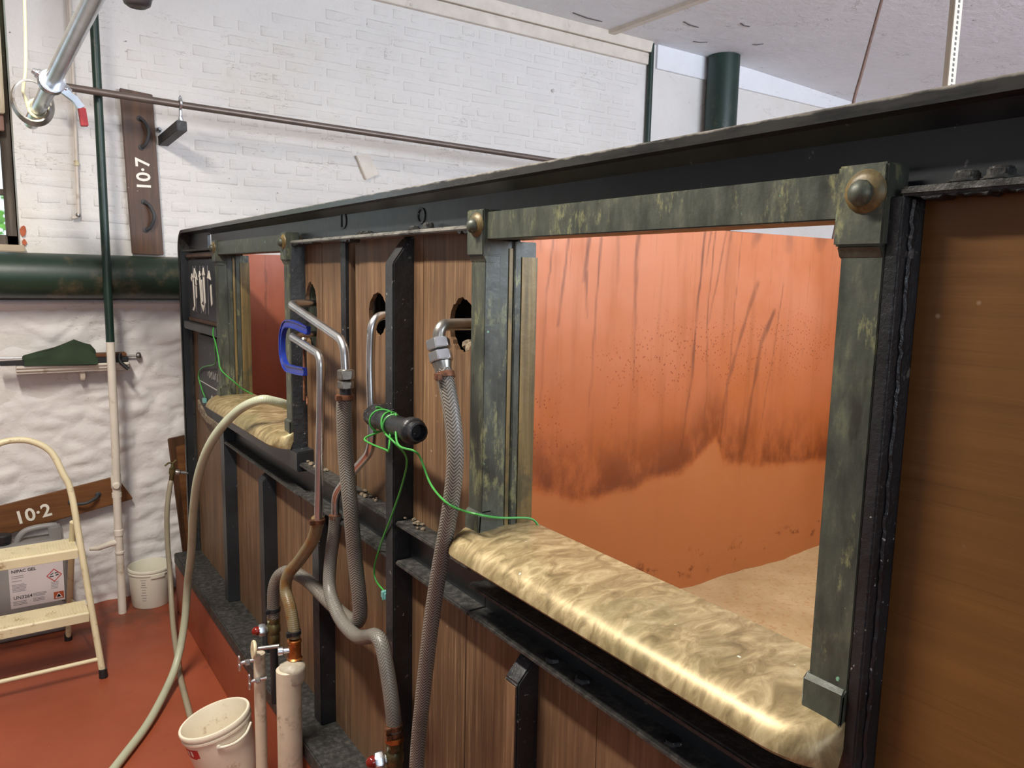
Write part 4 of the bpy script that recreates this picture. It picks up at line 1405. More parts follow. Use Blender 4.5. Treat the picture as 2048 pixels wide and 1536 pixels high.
# pale green hose over the small sill down to the floor
HG = thing('floor_hose', 'pale green hose hanging over the small window sill down to the red floor', 'hose', (-.2, 3.0, 0.0))
hg, _ = hose([(.16, 2.42, 1.12), (.10, 2.44, 1.155), (.05, 2.425, 1.180), (.0, 2.40, 1.200), (-.05, 2.405, 1.208), (-.100, 2.49, 1.160), (-.150, 2.595, 1.056), (-.170, 2.72, .915), (-.165, 2.85, .745), (-.150, 2.98, .560), (-.145, 3.10, .380), (-.155, 3.125, .230), (-.185, 3.10, .110), (-.235, 3.02, .045), (-.343, 2.814, .020), (-.447, 2.648, .017), (-.56, 2.49, .016), (-.75, 2.30, .016)], .0145, 'hosegreen', HG)

# bib tap on the vessel end, with its hose
TP = thing('bib_tap', 'old brass bib tap on the vessel end with a beige hose down to the floor', 'tap', (-.05, 3.75, .0))
m = MB()
m.tube([(.03, 3.75, .662), (-.035, 3.75, .676)], .008, 12)
m.build('tap_stem', 'galv', TP, smooth=True)
m = MB()
m.lathe([(.009, 0), (.013, .004), (.013, .022), (.010, .026)], (-.030, 3.75, .675), (-1, 0, .2), 8)
m.build('tap_nut', 'oldsteel', TP, bevel=.001)
m = MB()
m.lathe([(.008, -.050), (.0105, -.046), (.0105, -.020), (.014, -.012), (.014, .012), (.009, .016), (.007, .034), (.004, .036)], (-.066, 3.75, .688), (.12, 0, 1), 12)
m.build('tap_body', 'oldbrass', TP, smooth=True)
m = MB()
m.tube([(-.098, 3.745, .715), (-.080, 3.748, .727), (-.062, 3.75, .724), (-.046, 3.75, .736)], .0045, 8)
m.build('tap_handle', 'oldbrass', TP, smooth=True)
hose([(-.073, 3.75, .640), (-.080, 3.742, .615), (-.098, 3.73, .51), (-.104, 3.72, .367), (-.104, 3.69, .221), (-.115, 3.62, .12), (-.135, 3.49, .055), (-.160, 3.30, .022), (-.188, 3.09, .013), (-.216, 2.78, .013), (-.236, 2.54, .013), (-.275, 2.38, .013), (-.33, 2.24, .013), (-.40, 2.08, .013)], .0115, 'hosetap', TP)

# ================================================================== WHITE STAND PIPES
SPP = thing('stand_pipe', 'grimy white fat stand pipe with taped top beside the vessel plinth', 'pipe', (-.107, 1.996, 0.0))
m = MB()
m.lathe([(.034, 0), (.034, .515), (.030, .518)], (-.107, 1.996, 0), (0, 0, 1), 28)
m.build('pipe', 'dirtywhite', SPP, smooth=True)
m = MB()
m.lathe([(.0345, .478), (.0365, .482), (.0362, .49), (.0372, .497), (.0365, .507), (.0372, .515), (.034, .524), (.020, .532), (.012, .534)], (-.107, 1.996, 0), (.02, 0, 1), 28)
m.build('tape_wrap', 'tape', SPP, smooth=True)
SPQ = thing('stand_pipe', 'thin grimy white pipe with disc handle and chrome drain cocks', 'pipe', (-.155, 2.10, 0.0))
m = MB()
m.lathe([(.0165, 0), (.0165, .530), (.013, .533)], (-.157, 2.100, 0), (0, 0, 1), 20)
m.build('pipe', 'dirtywhite', SPQ, smooth=True)
m = MB()
m.lathe([(.0, -.004), (.024, -.004), (.026, 0), (.024, .004), (.0, .004)], (-.180, 2.070, .560), (-1, .10, .1), 22)
m.build('disc_handle', 'ladder', SPQ, smooth=True)
m = MB()
m.tube([(-.115, 2.05, .562), (-.178, 2.072, .560)], .006, 10)
m.build('handle_stem', 'oldsteel', SPQ, smooth=True)
for (a, b, c_) in ((-.195, 2.10, .512), (-.175, 2.075, .462)):
    m = MB()
    m.tube([(a + .03, b, c_ + .002), (a - .012, b + .006, c_)], .0055, 10)
    m.lathe([(.005, 0), (.009, .003), (.009, .012), (.005, .014)], (a + .012, b, c_), (-1, 0, 0), 8)
    ck = m.build('drain_cock', 'steel', SPQ, smooth=True)
    m = MB()
    for s_ in (-1, 1):
        ring = []
        for k in range(17):
            t = 2 * pi * k / 16
            ring.append((a - .016, b + .006 + .007 * cos(t) * .8, c_ + s_ * .012 + .009 * sin(t)))
        m.tube(ring, .0028, 7, caps=False)
    m.build('wing_handle', 'steel', ck, smooth=True)
# ================================================================== BUCKETS
def bucket(name, label, base, r0, r1, h, tilt, tdir, mat, dirty=False):
    t = thing(name, label, 'bucket', base)
    ax = Vector((sin(tilt) * cos(tdir), sin(tilt) * sin(tdir), cos(tilt)))
    # lowest point of the tilted foot touches the floor
    o_ = Vector(base) + Vector((0, 0, r0 * sin(tilt)))
    m = MB()
    m.lathe([(.001, .004), (r0 * .97, .0), (r0, .004), (r1, h - .012), (r1 + .004, h - .012), (r1 + .005, h - .004), (r1 + .003, h), (r1 - .003, h), (r1 - .005, h - .006), (r0 - .004, .010), (.001, .009)], o_, ax, 48, close=False)
    m.build('shell', mat, t, smooth=True)
    m = MB()
    m.lathe([(r1 - .002, h - .028), (r1 + .003, h - .026), (r1 + .003, h - .020), (r1 - .002, h - .018)], o_, ax, 48, close=False)
    m.build('rim_rib', mat, t, smooth=True)
    return t, o_, ax


B1, o1, a1 = bucket('bucket', 'small white plastic tub on the floor beside the wall pipe', (-.150, 3.935, 0), .086, .096, .190, 0.0, 0, 'plastic')
m = MB()
for k in range(9):
    t0 = radians(255 + k * 4)
    m.box(0, 0, 0, 0, 0, 0) if False else None
hl = []
for k in range(11):
    t0 = radians(262 + k * 3.8)
    hl.append((-.150 + .101 * cos(t0), 3.935 + .101 * sin(t0)))
m.prism([(x, y) for x, y in hl] + [(-.150 + .093 * cos(radians(262 + k * 3.8)), 3.935 + .093 * sin(radians(262 + k * 3.8))) for k in range(10, -1, -1)], .152, .170, 'z')
m.build('pull_tab', 'plastic', B1, bevel=.001)
for k, zz in enumerate((.148, .135, .124, .112, .098, .085, .072, .058, .045)):
    t0 = radians(242)
    rr = .0865 + .0098 * zz / .19 + .0006
    pts = []
    for q in range(4):
        tq = t0 + (q - 1.5) * radians(4 if k % 3 else 5.5)
        pts.append((-.150 + rr * cos(tq), 3.935 + rr * sin(tq), zz))
    mm = MB()
    mm.sweep(pts, [(.0012, .0005), (.0012, -.0005), (-.0012, -.0005), (-.0012, .0005)])
    mm.build('scale_mark', 'greyink', B1)

B2, o2, a2 = bucket('bucket', 'larger white bucket tilted against the white stand pipes, red badge', (-.19, 2.20, 0), .078, .0985, .285, radians(15), radians(150), 'plastic_dirty')
e1 = Vector((-.25, -1, 0))
e1 = (e1 - a2 * e1.dot(a2)).normalized()
e2 = a2.cross(e1)
def onb(ang, hh, dr=0.0):
    r_ = .078 + (.0985 - .078) * hh / .285 + dr
    return o2 + a2 * hh + (e1 * cos(ang) + e2 * sin(ang)) * r_
m = MB()
m.tube(catmull([onb(.05, .240, .006), onb(.25, .236, .010), onb(.50, .232, .010), onb(.85, .234, .008), onb(1.2, .245, .006)], 8), .0038, 8)
m.build('handle', 'plastic', B2, smooth=True)
m = MB()
m.lathe([(.006, 0), (.006, .008), (.003, .009)], onb(.03, .242, .0), e1, 10)
m.build('handle_lug', 'plastic', B2, smooth=True)
m = MB()
A0, A1_ = -1.30, -.62
cols = 8
vs = []
for k in range(cols + 1):
    a = A0 + (A1_ - A0) * k / cols
    low = .218 if k < cols - 1 else .224
    vs += [onb(a, .246, .0008), onb(a, low - .002 * k * .4, .0008)]
m.add(vs, [(2 * k, 2 * k + 1, 2 * k + 3, 2 * k + 2) for k in range(cols)])
bd = m.build('red_badge', 'redink', B2)
m = MB()
vs = []
for k in range(5):
    a = A0 + .18 + (A1_ - A0 - .32) * k / 4
    vs += [onb(a, .241, .0014), onb(a, .224, .0014)]
m.add(vs, [(2 * k, 2 * k + 1, 2 * k + 3, 2 * k + 2) for k in range(0, 4, 2)])
m.build('badge_letter', 'letter', bd)

# ================================================================== WALL PIPES
BP = MB()
BP.lathe([(.098, 0), (.098, 5.2)], (-2.38, 3.972, 1.572), (1, 0, 0), 40)
tag(BP.build('heating_pipe', 'greenbig', smooth=True), 'fat dark green horizontal pipe along the wall above the shelf', 'pipe')
VP = thing('wall_pipe', 'thin vertical pipe, dark green above and white below, reaching the floor', 'pipe', (-.285, 3.852, 0))
m = MB()
m.lathe([(.0178, 0), (.0178, 1.95)], (-.2825, 3.852, 1.283), (0, 0, 1), 20)
m.build('green_length', 'green', VP, smooth=True)
m = MB()
m.tube([(-.2825, 3.852, 1.283), (-.283, 3.854, .80), (-.286, 3.865, .60), (-.286, 3.875, 0.0)], .0178, 20)
m.build('white_length', 'whitepipe', VP, smooth=True)
for zz, rr, hh in ((.640, .0215, .035), (.575, .0205, .014), (.395, .0205, .016), (.300, .0205, .006)):
    m = MB()
    m.lathe([(rr - .003, -hh), (rr, -hh * .8), (rr, hh * .8), (rr - .003, hh)], (-.286, 3.868, zz), (0, 0, 1), 20)
    m.build('joint', 'whitepipe', VP, smooth=True)
m = MB()
m.lathe([(.016, 0), (.017, .02), (.012, .026), (.001, .027)], (-.286, 3.862, .625), (-.15, -1, -.1), 14)
m.build('cap', 'whitepipe', VP, smooth=True)
m = MB()
m.tube([(-.286, 3.868, .352), (-.32, 3.875, .346), (-.365, 3.90, .325), (-.40, 3.93, .318)], .013, 12, radii=[1.2, 1.1, .9, .7])
m.build('side_branch', 'whitepipe', VP, smooth=True)
CDT = thing('conduit', 'slim cream conduit on the brick wall beside the window, bent at the foot', 'pipe', (-.355, 4.06, 1.83))
m = MB()
m.tube(fillet([(-.347, 4.055, 3.2), (-.355, 4.055, 2.24), (-.361, 4.055, 1.838), (-.385, 4.06, 1.832)], .015), .0072, 12)
m.build('tube', 'trim', CDT, smooth=True)
for zz in (2.075,):
    m = MB()
    m.lathe([(.008, -.012), (.0105, -.01), (.0105, .01), (.008, .012)], (-.357, 4.055, zz), (0, 0, 1), 12)
    m.build('joint', 'ladder', CDT, smooth=True)
m = MB()
m.lathe([(.009, -.008), (.011, 0), (.009, .008)], (-.362, 4.056, 1.846), (.2, 0, 1), 10)
m.build('elbow', 'oldsteel', CDT, smooth=True)
GP = MB()
GP.lathe([(.0205, 1.0), (.0205, 3.222)], (3.152, 4.055, 0), (0, 0, 1), 18)
tag(GP.build('vertical_pipe', 'green', smooth=True), 'thin dark green vertical pipe at the end of the cream cornice', 'pipe')
GCOL = MB()
GCOL.lathe([(.114, 0), (.114, 3.222)], (3.79, 3.966, 0), (0, 0, 1), 40)
tag(GCOL.build('column', 'green', smooth=True), 'dark green round column rising behind the vessel to the ceiling', 'column')

# long rail on a wall bracket
RL = thing('rail', 'long brown-grey tube rail running across the white brick wall', 'rail', (.9, 3.78, 2.33))
m = MB()
m.tube([(-.47, 3.78, 2.348), (.033, 3.78, 2.337), (5.6, 3.78, 2.250)], .0155, 16)
m.build('tube', 'railpipe', RL, smooth=True)
BK = thing('wall_bracket', 'dark square steel bracket sticking out of the wall under the tube rail', 'bracket', (.02, 4.08, 2.23))
m = MB()
b0, b1 = Vector((.012, 4.09, 2.215)), Vector((.035, 3.765, 2.245))
m.sweep([b0, b1], [(.022, .022), (.022, -.022), (-.022, -.022), (-.022, .022)])
m.build('arm', 'slate', BK, bevel=.002)
m = MB()
m.tube([(.035, 3.785, 2.262), (.035, 3.785, 2.318)], .007, 10)
m.lathe([(.011, 0), (.013, .004), (.006, .03)], (.035, 3.785, 2.266), (0, 0, 1), 10)
ring = [(.035 + .0, 3.78 + .021 * cos(t), 2.340 + .021 * sin(t)) for t in [2 * pi * k / 20 for k in range(21)]]
m.tube(ring, .006, 8, caps=False)
m.lathe([(.007, .018), (.008, .026), (.003, .036)], (.035, 3.78, 2.340), (0, 0, 1), 10)
m.build('eye_bolt', 'galv', BK, smooth=True)
m = MB()
m.lathe([(.012, 0), (.012, .02), (.006, .03)], (-.005, 4.075, 2.262), (0, -1, .2), 8)
m.build('wall_stud', 'galv', BK, bevel=.001)

# galvanised tube with clamp, ring and rope, overhead
GT = thing('scaffold_tube', 'galvanised scaffold tube slung overhead at top left with a clamp', 'tube', (-.55, 3.2, 2.17))
T0, T1 = Vector((-.562, 3.33, 2.118)), Vector((-.468, 1.95, 2.330))
# tube through the measured end and upper point
T1 = T0 + (Vector((-.482, 2.376, 2.256)) - T0) * 3.4
dT = (T1 - T0).normalized()
m = MB()
m.lathe([(.0205, 0), (.0235, .0), (.0235, (T1 - T0).length), (.0205, (T1 - T0).length)], T0, dT, 28, close=False)
m.lathe([(.0205, 0), (.0205, .25)], T0, dT, 28, close=False)
m.build('tube', 'galv', GT, smooth=True)
cpos = T0 + dT * .44
m = MB()
m.lathe([(.027, -.016), (.036, -.016), (.039, -.008), (.036, .0), (.039, .010), (.036, .016), (.027, .016)], cpos, dT, 20)
m.build('clamp_band', 'galv', GT, bevel=.0015)
for s_, nm in ((Vector((-1, 0, .55)), 'clamp_lug'), (Vector((1, .1, -.45)), 'clamp_lug')):
    s_ = (s_ - dT * s_.dot(dT)).normalized()
    m = MB()
    m.lathe([(.016, .030), (.016, .044), (.010, .048), (.010, .056), (.006, .058)], cpos, s_, 8)
    m.build(nm, 'galv', GT, bevel=.001)
s_ = (Vector((1, .1, -.75)) - dT * Vector((1, .1, -.75)).dot(dT)).normalized()
m = MB()
m.sweep([cpos + s_ * .035, cpos + s_ * .075, cpos + s_ * .082 + Vector((.012, 0, -.02))], [(.010, .012), (.010, -.012), (-.010, -.012), (-.010, .012)])
m.build('clamp_bolt', 'galv', GT, bevel=.001)
hb = cpos + s_ * .082 + Vector((.012, 0, -.02))
m = MB()
m.sweep([hb, hb + Vector((.006, 0, -.055))], [(.012, .011), (.012, -.011), (-.012, -.011), (-.012, .011)])
m.build('red_tip', 'redink', GT, bevel=.002)
# oval shackle
SK = thing('shackle', 'bent steel oval ring hanging on the scaffold tube end', 'shackle', T0 + dT * .08)
rc_ = T0 + dT * .19
ex, ez = Vector((.86, 0, .5)).normalized(), Vector((-.38, .1, .9)).normalized()
ring = []
for k in range(33):
    t = 2 * pi * k / 32
    ring.append(rc_ + ex * (.058 * cos(t)) + ez * (.070 * sin(t)) + Vector((-.02, .0, .012)))
m = MB()
m.sweep(ring, [(.003, .016), (.003, -.016), (-.003, -.016), (-.003, .016)], caps=False)
m.build('ring', 'oldsteel', SK, smooth=True)
RP = thing('rope', 'cream rope dropping from the ceiling to the scaffold tube', 'rope', (-.57, 3.18, 2.15))
m = MB()
lp = [T0 + dT * .17 + Vector((cos(t) * .030, .004 * t / 3, sin(t) * .030)) for t in [pi + 2 * pi * k / 24 for k in range(25)]]
m.tube(catmull([(-.545, 3.18, 3.22), (-.562, 3.19, 2.7), (-.574, 3.2, 2.32), (-.588, 3.21, 2.20)], 8) + lp[2:], .0055, 10)
m.build('strand', 'rope', RP, smooth=True)

# charcoal pendant lamp at the top edge
LP = thing('pendant_lamp', 'charcoal pendant lamp just cut off by the top edge of the picture', 'lamp', (-.27, 2.88, 2.45))
m = MB()
m.lathe([(.001, .004), (.028, .002), (.040, .010), (.046, .030), (.048, .12), (.03, .16), (.012, .18)], (-.273, 2.880, 2.448), (0, 0, 1), 28)
m.build('shade', 'lampblack', LP, smooth=True)
m = MB()
m.tube([(-.273, 2.88, 2.6), (-.273, 2.88, 3.225)], .008, 10)
m.build('stem', 'lampblack', LP, smooth=True)
m = MB()
m.tube([(-.24, 2.87, 2.486), (-.205, 2.86, 2.496)], .012, 10)
m.build('side_knob', 'lampblack', LP, smooth=True)

# fluorescent fitting over the walkway and over the vessel (out of the picture)
for nm, lab, x0, x1, y0, y1 in (('ceiling_lamp', 'white fluorescent batten on the ceiling over the walkway', -1.0, -.90, 1.05, 2.45), ('ceiling_lamp', 'white fluorescent batten on the ceiling over the open vessel', .9, 2.1, .48, .62)):
    CLP = thing(nm, lab, 'lamp', ((x0 + x1) / 2, (y0 + y1) / 2, 3.15))
    zb_ = 2.95 if x0 < 0 else 3.12
    MB().box(x0, x1, y0, y1, zb_, zb_ + .07).build('body', 'plastic', CLP, bevel=.006)
    for q in (.15, .85):
        MB().tube([(x0 + (x1 - x0) * (q if x1 - x0 > .5 else .5), y0 + (y1 - y0) * (q if y1 - y0 > .5 else .5), zb_ + .06), (x0 + (x1 - x0) * (q if x1 - x0 > .5 else .5), y0 + (y1 - y0) * (q if y1 - y0 > .5 else .5), 3.23)], .006, 8).build('hanger', 'galv', CLP)

# hanging cable and perforated strip above the vessel
HC = MB()
HC.tube(catmull([(3.365, 2.5, 3.22), (3.30, 2.5, 3.03), (3.20, 2.5, 2.73), (3.139, 2.5, 2.54), (3.10, 2.5, 2.2), (3.07, 2.5, 1.92), (3.05, 2.5, 1.78), (3.03, 2.5, 1.2), (3.02, 2.5, .50)], 6), .0085, 10)
tag(HC.build('cable', 'brownrod', smooth=True), 'thin brown cable hanging from the ceiling behind the vessel rim', 'cable')
PS = thing('perforated_strip', 'white perforated metal strip hanging from the ceiling at top right', 'strip', (2.2, 1.5, .47))
m = MB()
m.box(2.156, 2.206, 1.50, 1.503, .47, 3.222)
m.box(2.203, 2.206, 1.503, 1.545, .47, 3.222)
m.build('angle', 'perfw', PS)
hm = MB()
for k in range(72):
    zz = 1.92 + k * .018
    hm.box(2.175, 2.185, 1.4985, 1.4995, zz, zz + .010)
hm.build('slots', 'hole', PS)['kind'] = 'stuff'
# little tilted plaque on the brick wall
PQ = MB()
PQ.prism([(.985, 2.248), (1.060, 2.267), (1.120, 2.160), (1.043, 2.125)], YW - .024, YW + .0, 'y')
tag(PQ.build('wall_plaque', 'trim', bevel=.003), 'small tilted cream plaque painted onto the brick wall below the rail', 'plaque')
m = MB()
m.lathe([(.010, 0), (.012, .01), (.004, .02)], (2.33, YW, 2.79), (0, -1, 0), 8)
tag(m.build('wall_stub', 'wall', smooth=True), 'small broken white stub on the upper brick wall', 'stub')

# ================================================================== BOARDS
def strap_handle(parent, c, along, bulge, L, r=.008):
    c, along, bulge = Vector(c), Vector(along).normalized(), Vector(bulge)
    m = MB()
    a, b = c - along * L / 2, c + along * L / 2
    m.tube(catmull([a, a + bulge * .55 + along * L * .12, c + bulge, b + bulge * .55 - along * L * .12, b], 7), r, 10, radii=None)
    for q in (a, b):
        m.lathe([(.014, 0), (.013, .004), (.008, .007)], q + Vector((0, .004, 0)), (0, -1, 0), 12)
    return m.build('handle', 'slate', parent, smooth=True)


D1 = thing('numbered_board', 'dark wooden board with two handles and white 10.7 hung upright on the wall', 'board', (-.09, 4.06, 1.68))
m = MB()
m.prism([(-.168, 2.428), (-.030, 2.418), (-.010, 1.678), (-.148, 1.680)], 4.045, 4.068, 'y')
m.build('plank', 'oldwood', D1, bevel=.003)
strap_handle(D1, (-.090, 4.043, 2.237), (.02, 0, -1), (.030, -.035, 0), .13)
strap_handle(D1, (-.086, 4.043, 1.858), (.02, 0, -1), (.034, -.035, 0), .13)
text_obj('number', '10\u00b77', .085, frame_mtx((-.083, 4.0435, 2.050), (-.02, 0, 1), (-1, 0, -.02)), 'letter', D1, .0012, .0016)
D2 = thing('numbered_board', 'brown wooden board with white 10.2 leaning on its side behind the step ladder', 'board', (-.55, 4.05, .42))
ang = radians(9.5)
ca, sa = cos(ang), sin(ang)
c0 = Vector((-.520, 4.020, .520))
def b2(u, v):
    return (c0.x + u * ca - v * sa, c0.z + u * sa + v * ca)
m = MB()
m.prism([b2(-.42, -.068), b2(.315, -.068), b2(.270, .062), b2(-.42, .068)], 4.014, 4.034, 'y')
m.build('plank', 'oldwood_h', D2, bevel=.003)
q = b2(.118, .0)
strap_handle(D2, (q[0], 4.011, q[1]), (ca, 0, sa), (0, -.035, -.014), .115)
q = b2(-.095, -.010)
text_obj('number', '10\u00b72', .083, frame_mtx((q[0], 4.0132, q[1]), (ca, 0, sa), (-sa, 0, ca)), 'letter', D2, .0012, .0016)
D3 = thing('spare_board', 'brown panelled board leaning on the wall behind the vessel end', 'board', (.0, 3.95, 0))
m = MB()
m.prism([(-.045, .800), (.16, .830), (.16, .0), (.020, .0)], 3.935, 3.955, 'y')
m.build('plank', 'oldwood', D3, bevel=.003)
m = MB()
m.prism([(-.012, .760), (.13, .785), (.13, .05), (.035, .05)], 3.926, 3.936, 'y')
m.build('raised_panel', 'oldwood_h', D3, bevel=.003)

# ================================================================== SHELF WITH CLOTH AND TOOLS
SH = thing('wall_shelf', 'small white moulded wall shelf on the rough wall', 'shelf', (-.42, 4.0, 1.15))
m = MB()
m.prism([(4.07, 1.180), (3.945, 1.180), (3.945, 1.170), (3.955, 1.166), (3.955, 1.156), (3.968, 1.150), (3.968, 1.142), (4.07, 1.138)], -.640, -.198, 'x')
m.build('board', 'whitepipe', SH, bevel=.0015)
for xx in (-.385,):
    m = MB()
    m.prism([(4.07, 1.140), (3.985, 1.140), (3.985, 1.115), (4.0, 1.098), (4.07, 1.090)], xx - .010, xx + .010, 'x')
    m.build('bracket', 'whitepipe', SH, bevel=.003)
RD = thing('chrome_rod', 'thin chrome rod with a round end boss above the wall shelf', 'rod', (-.42, 4.0, 1.2))
m = MB()
m.tube([(-.95, 4.045, 1.212), (-.148, 4.045, 1.199)], .0055, 12)
m.build('rod', 'steel', RD, smooth=True)
m = MB()
m.lathe([(.008, 0), (.016, .004), (.018, .012), (.014, .020), (.006, .022)], (-.152, 4.045, 1.199), (1, 0, -.05), 16)
m.build('end_boss', 'oldsteel', RD, smooth=True)
m = MB()
m.tube([(-.140, 4.045, 1.199), (-.134, 4.06, 1.20), (-.134, 4.08, 1.20)], .006, 10)
m.build('wall_leg', 'oldsteel', RD, smooth=True)
# folded cloth: ridge sheet with folds
CL = MB()
prof_top = [(-.612, 1.222), (-.56, 1.235), (-.50, 1.252), (-.455, 1.270), (-.415, 1.288), (-.38, 1.270), (-.355, 1.262), (-.335, 1.238), (-.325, 1.212)]
vs = []
NK = 12
for i, (x, zt_) in enumerate(prof_top):
    for k in range(NK + 1):
        t = k / NK
        zz = 1.190 + (zt_ - 1.190) * sin(min(1, t * 1.0) * pi) ** .8
        yy = 3.935 + .090 * t
        wv = .006 * sin(k * 1.9 + i * .7) + .004 * sin(i * 1.3)
        if k == 0:
            zz = 1.183 - .008 * sin(i * 1.1) ** 2
        if k == NK:
            zz = 1.183
        vs.append((x + wv * .6, yy + wv, zz + wv * .5))
n_ = NK + 1
fs = [(i * n_ + k, (i + 1) * n_ + k, (i + 1) * n_ + k + 1, i * n_ + k + 1) for i in range(len(prof_top) - 1) for k in range(NK)]
fs += [tuple(range(n_)), tuple(range((len(prof_top) - 1) * n_, len(prof_top) * n_))]
fs += [tuple([i * n_ for i in range(len(prof_top))]), tuple([i * n_ + NK for i in range(len(prof_top))])]
CL.add(vs, fs)
tag(CL.build('folded_cloth', 'cloth', smooth=True), 'dark green folded cloth lying on the wall shelf', 'cloth')
BR = thing('scrubbing_brush', 'black-bristled wooden brush at the right end of the wall shelf', 'brush', (-.26, 3.97, 1.18))
MB().box(-.335, -.205, 3.95, 4.0, 1.205, 1.225).build('wooden_back', 'oldwood_h', BR, bevel=.004)
MB().box(-.335, -.198, 3.945, 4.005, 1.181, 1.206).build('bristles', 'rubber', BR, bevel=.004)
KN = MB()
KN.tube(catmull([(-.235, 3.938, 1.222), (-.240, 3.932, 1.200), (-.232, 3.925, 1.178), (-.205, 3.918, 1.150)], 6), .009, 10)
tag(KN.build('rubber_strap', 'rubber', smooth=True), 'black rubber strap hanging over the right end of the shelf', 'strap')
SQ = MB()
SQ.prism([(-.70, 1.183), (-.70, 1.203), (-.55, 1.207), (-.55, 1.183)], 3.955, 3.985, 'y')
tag(SQ.build('squeegee', 'rubber', bevel=.003), 'black rubber squeegee sticking out at the left end of the shelf', 'squeegee')

# ================================================================== STEP LADDER
LD = thing('step_ladder', 'cream tubular step ladder with ribbed treads in the left corner', 'ladder', (-.675, 3.45, 0))
XC = -.675
def flg(z, s):   # front leg point at height z
    t = z / .95
    return Vector((XC + s * (.237 - .080 * t), 3.268 + .225 * t, z))
pts = []
right = [flg(0.012, 1), flg(.25, 1), flg(.5, 1), flg(.72, 1)]
top = [Vector((XC + .152, 3.458, .80)), Vector((XC + .118, 3.480, .885)), Vector((XC + .060, 3.492, .930)), Vector((XC, 3.495, .942))]
left = [Vector((2 * XC - p.x, p.y, p.z)) for p in (top[2], top[1], top[0])] + [flg(z_, -1) for z_ in (.72, .5, .25, .012)]
m = MB()
m.tube(catmull(right + top + left, 8), .0125, 14)
m.build('front_frame', 'ladder', LD, smooth=True)
for s_ in (1, -1):
    m = MB()
    m.tube([(XC + s_ * .152, 3.696, .012), (XC + s_ * .176, 3.442, .600)], .0118, 12)
    m.build('rear_leg', 'ladder', LD, smooth=True)
    for c_ in ((XC + s_ * .237, 3.266), (XC + s_ * .152, 3.698)):
        m = MB()
        m.lathe([(.0155, 0), (.016, .004), (.0150, .034)], (c_[0], c_[1], 0), (0, .1 * (1 if c_[1] < 3.4 else -1), 1), 14)
        m.build('rubber_foot', 'rubber', LD, smooth=True)
    m = MB()
    m.sweep([(XC + s_ * .205, 3.345, .235), (XC + s_ * .160, 3.62, .215)], [(.008, .002), (.008, -.002), (-.008, -.002), (-.008, .002)])
    m.build('stay', 'ladder', LD)
m = MB()
m.tube([flg(.072, -1), flg(.072, 1)], .0085, 10)
m.build('cross_tube', 'ladder', LD, smooth=True)
m = MB()
m.tube([(XC - .152, 3.66, .11), (XC + .152, 3.66, .11)], .0085, 10)
m.build('cross_tube', 'ladder', LD, smooth=True)
for zc, dep in ((.262, .135), (.508, .150)):
    p = flg(zc, 1)
    hw = p.x - XC - .012
    y0 = p.y - .018
    m = MB()
    m.prism([(y0, zc - .038), (y0, zc - .004), (y0 + .004, zc), (y0 + dep, zc + .002), (y0 + dep, zc - .030), (y0 + dep - .004, zc - .030), (y0 + dep - .004, zc - .006), (y0 + .006, zc - .008), (y0 + .006, zc - .038)], XC - hw, XC + hw, 'x')
    tr_ = m.build('tread', 'ladder', LD, bevel=.0012)
    m = MB()
    nrb = 34
    for k in range(nrb):
        xx = XC - hw + .015 + (2 * hw - .03) * k / (nrb - 1)
        m.box(xx - .0024, xx + .0024, y0 + .014, y0 + dep - .02, zc - .001, zc + .0042)
    m.build('tread_ribs', 'ladder', tr_)['kind'] = 'stuff'

# ================================================================== JERRYCAN
JC = thing('jerrycan', 'grey plastic jerrycan with white hazard label behind the step ladder', 'jerrycan', (-.655, 3.90, 0))
jx0, jx1, jy0, jy1 = -.818, -.506, 3.80, 3.985
def rrect(x0, x1, y0, y1, r, n=5):
    out = []
    for (cx, cy, a) in ((x1 - r, y1 - r, 0), (x0 + r, y1 - r, pi / 2), (x0 + r, y0 + r, pi), (x1 - r, y0 + r, 3 * pi / 2)):
        out += [(cx + r * cos(a + pi / 2 * k / n), cy + r * sin(a + pi / 2 * k / n)) for k in range(n + 1)]
    return out
m = MB()
rings = []
for (zz, ins, rr) in ((0.0, .012, .03), (.006, .004, .035), (.02, 0, .038), (.36, 0, .038), (.385, .006, .036), (.405, .022, .03), (.415, .045, .02)):
    rings.append([(x, y, zz) for x, y in rrect(jx0 + ins, jx1 - ins, jy0 + ins, jy1 - ins, rr)])
nn = len(rings[0])
vs = [p for r_ in rings for p in r_]
fs = [(i * nn + k, i * nn + (k + 1) % nn, (i + 1) * nn + (k + 1) % nn, (i + 1) * nn + k) for i in range(len(rings) - 1) for k in range(nn)]
fs += [tuple(range(nn))[::-1], tuple(range((len(rings) - 1) * nn, len(rings) * nn))]
m.add(vs, fs)
m.build('body', 'jerry', JC, smooth=True)
m = MB()
m.tube(catmull([(-.690, 3.89, .400), (-.672, 3.89, .438), (-.640, 3.89, .462), (-.57, 3.89, .468), (-.53, 3.89, .458), (-.518, 3.89, .40)], 7), .0135, 12)
m.build('handle', 'jerry', JC, smooth=True)
m = MB()
m.prism([(-.560, .395), (-.565, .470), (-.520, .470), (-.507, .440), (-.507, .395)], 3.865, 3.93, 'y')
m.build('shoulder', 'jerry', JC, bevel=.008)
m = MB()
m.lathe([(.030, -.02), (.030, .0), (.034, .002), (.035, .030), (.031, .034), (.0, .034)], (-.735, 3.885, .425), (0, 0, 1), 26)
m.build('cap', 'rubber', JC, bevel=.001)
LY = jy0 - .0006
LBX0, LBX1, LBZ0, LBZ1 = -.722, -.520, .148, .350
LB = MB().box(LBX0, LBX1, LY - .0004, LY + .0004, LBZ0, LBZ1).build('label', 'label', JC)
fm = lambda x, z: frame_mtx((x, LY - .0008, z), (1, 0, 0), (0, 0, 1))
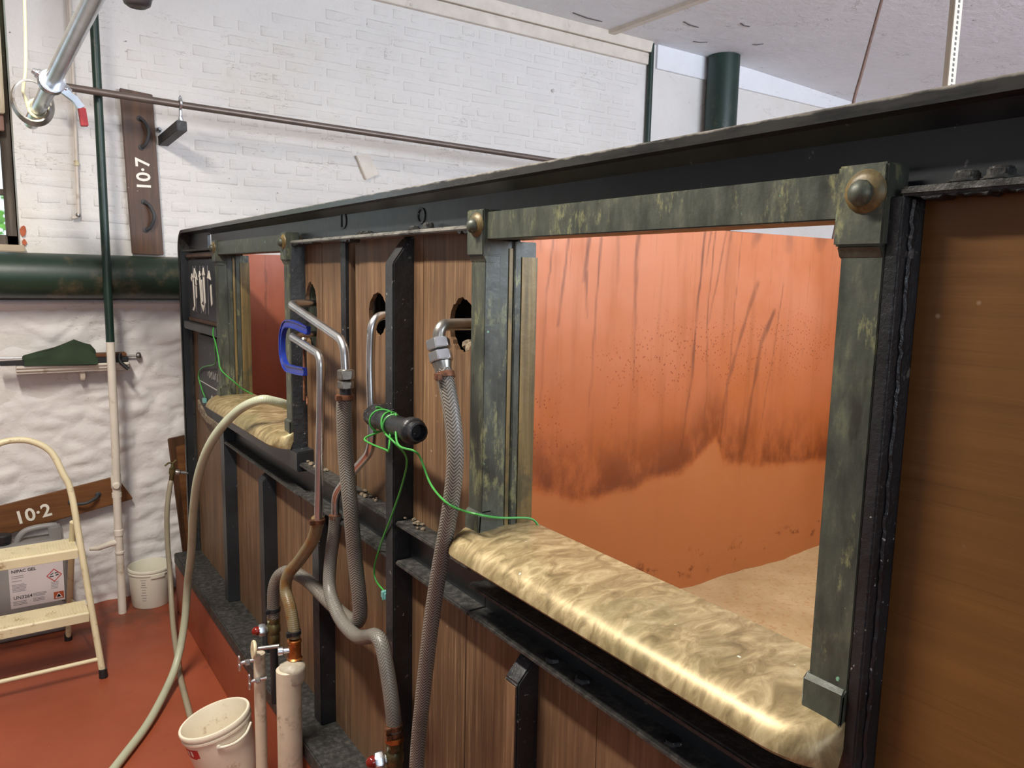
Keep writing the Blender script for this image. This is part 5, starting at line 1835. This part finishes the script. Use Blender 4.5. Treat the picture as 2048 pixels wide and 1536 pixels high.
text_obj('label_text', 'NIPAC GEL', .0185, fm(-.713, .312), 'ink', LB, .0003, .0004, 'LEFT')
text_obj('label_text', 'UN3264', .0200, fm(-.711, .194), 'ink', LB, .0003, .0002, 'LEFT')
ln = MB()
rng = random.Random(2)
for (x, z, wd, n, sp_) in ((-.713, .290, .045, 2, .008), (-.713, .268, .045, 1, .008), (-.713, .252, .055, 6, .006), (-.640, .200, .055, 3, .006), (-.713, .176, .055, 3, .007), (-.570, .236, .03, 5, .007), (-.575, .330, .018, 1, .005), (-.640, .178, .05, 3, .006)):
    for k in range(n):
        ln.box(x, x + wd * rng.uniform(.8, 1.0), LY - .0010, LY - .0002, z - k * sp_, z - k * sp_ + .0026)
ln.build('fine_print', 'greyink', LB)['kind'] = 'stuff'
cx, cz, s_ = -.556, .268, .0300
m = MB()
ro, ri = s_, s_ * .84
po = [(cx, cz + ro), (cx + ro, cz), (cx, cz - ro), (cx - ro, cz)]
pi_ = [(cx, cz + ri), (cx + ri, cz), (cx, cz - ri), (cx - ri, cz)]
vs = [(x, LY - .001, z) for x, z in po + pi_]
m.add(vs, [(k, (k + 1) % 4, 4 + (k + 1) % 4, 4 + k) for k in range(4)])
m.build('hazard_diamond', 'redink', LB)
m = MB()
for poly in ([(cx - .018, cz - .006), (cx - .002, cz - .006), (cx - .002, cz - .002), (cx - .018, cz - .002)], [(cx - .016, cz + .004), (cx - .004, cz + .012), (cx - .002, cz + .009), (cx - .014, cz + .001)], [(cx + .004, cz - .004), (cx + .018, cz - .001), (cx + .016, cz + .004), (cx + .006, cz + .001)], [(cx + .003, cz + .006), (cx + .015, cz + .010), (cx + .014, cz + .013), (cx + .002, cz + .010)]):
    m.prism(poly, LY - .0012, LY - .0004, 'y')
m.build('corrosion_symbol', 'ink', LB)
OB = MB().box(-.562, -.524, LY - .0012, LY, .158, .190).build('orange_badge', 'orangeink', LB)
m = MB()
m.prism([(-.558, .162), (-.528, .162), (-.543, .186), (-.543, .180), (-.534, .166), (-.552, .166), (-.543, .180), (-.543, .186)], LY - .0018, LY - .001, 'y')
m.build('badge_triangle', 'label', OB)
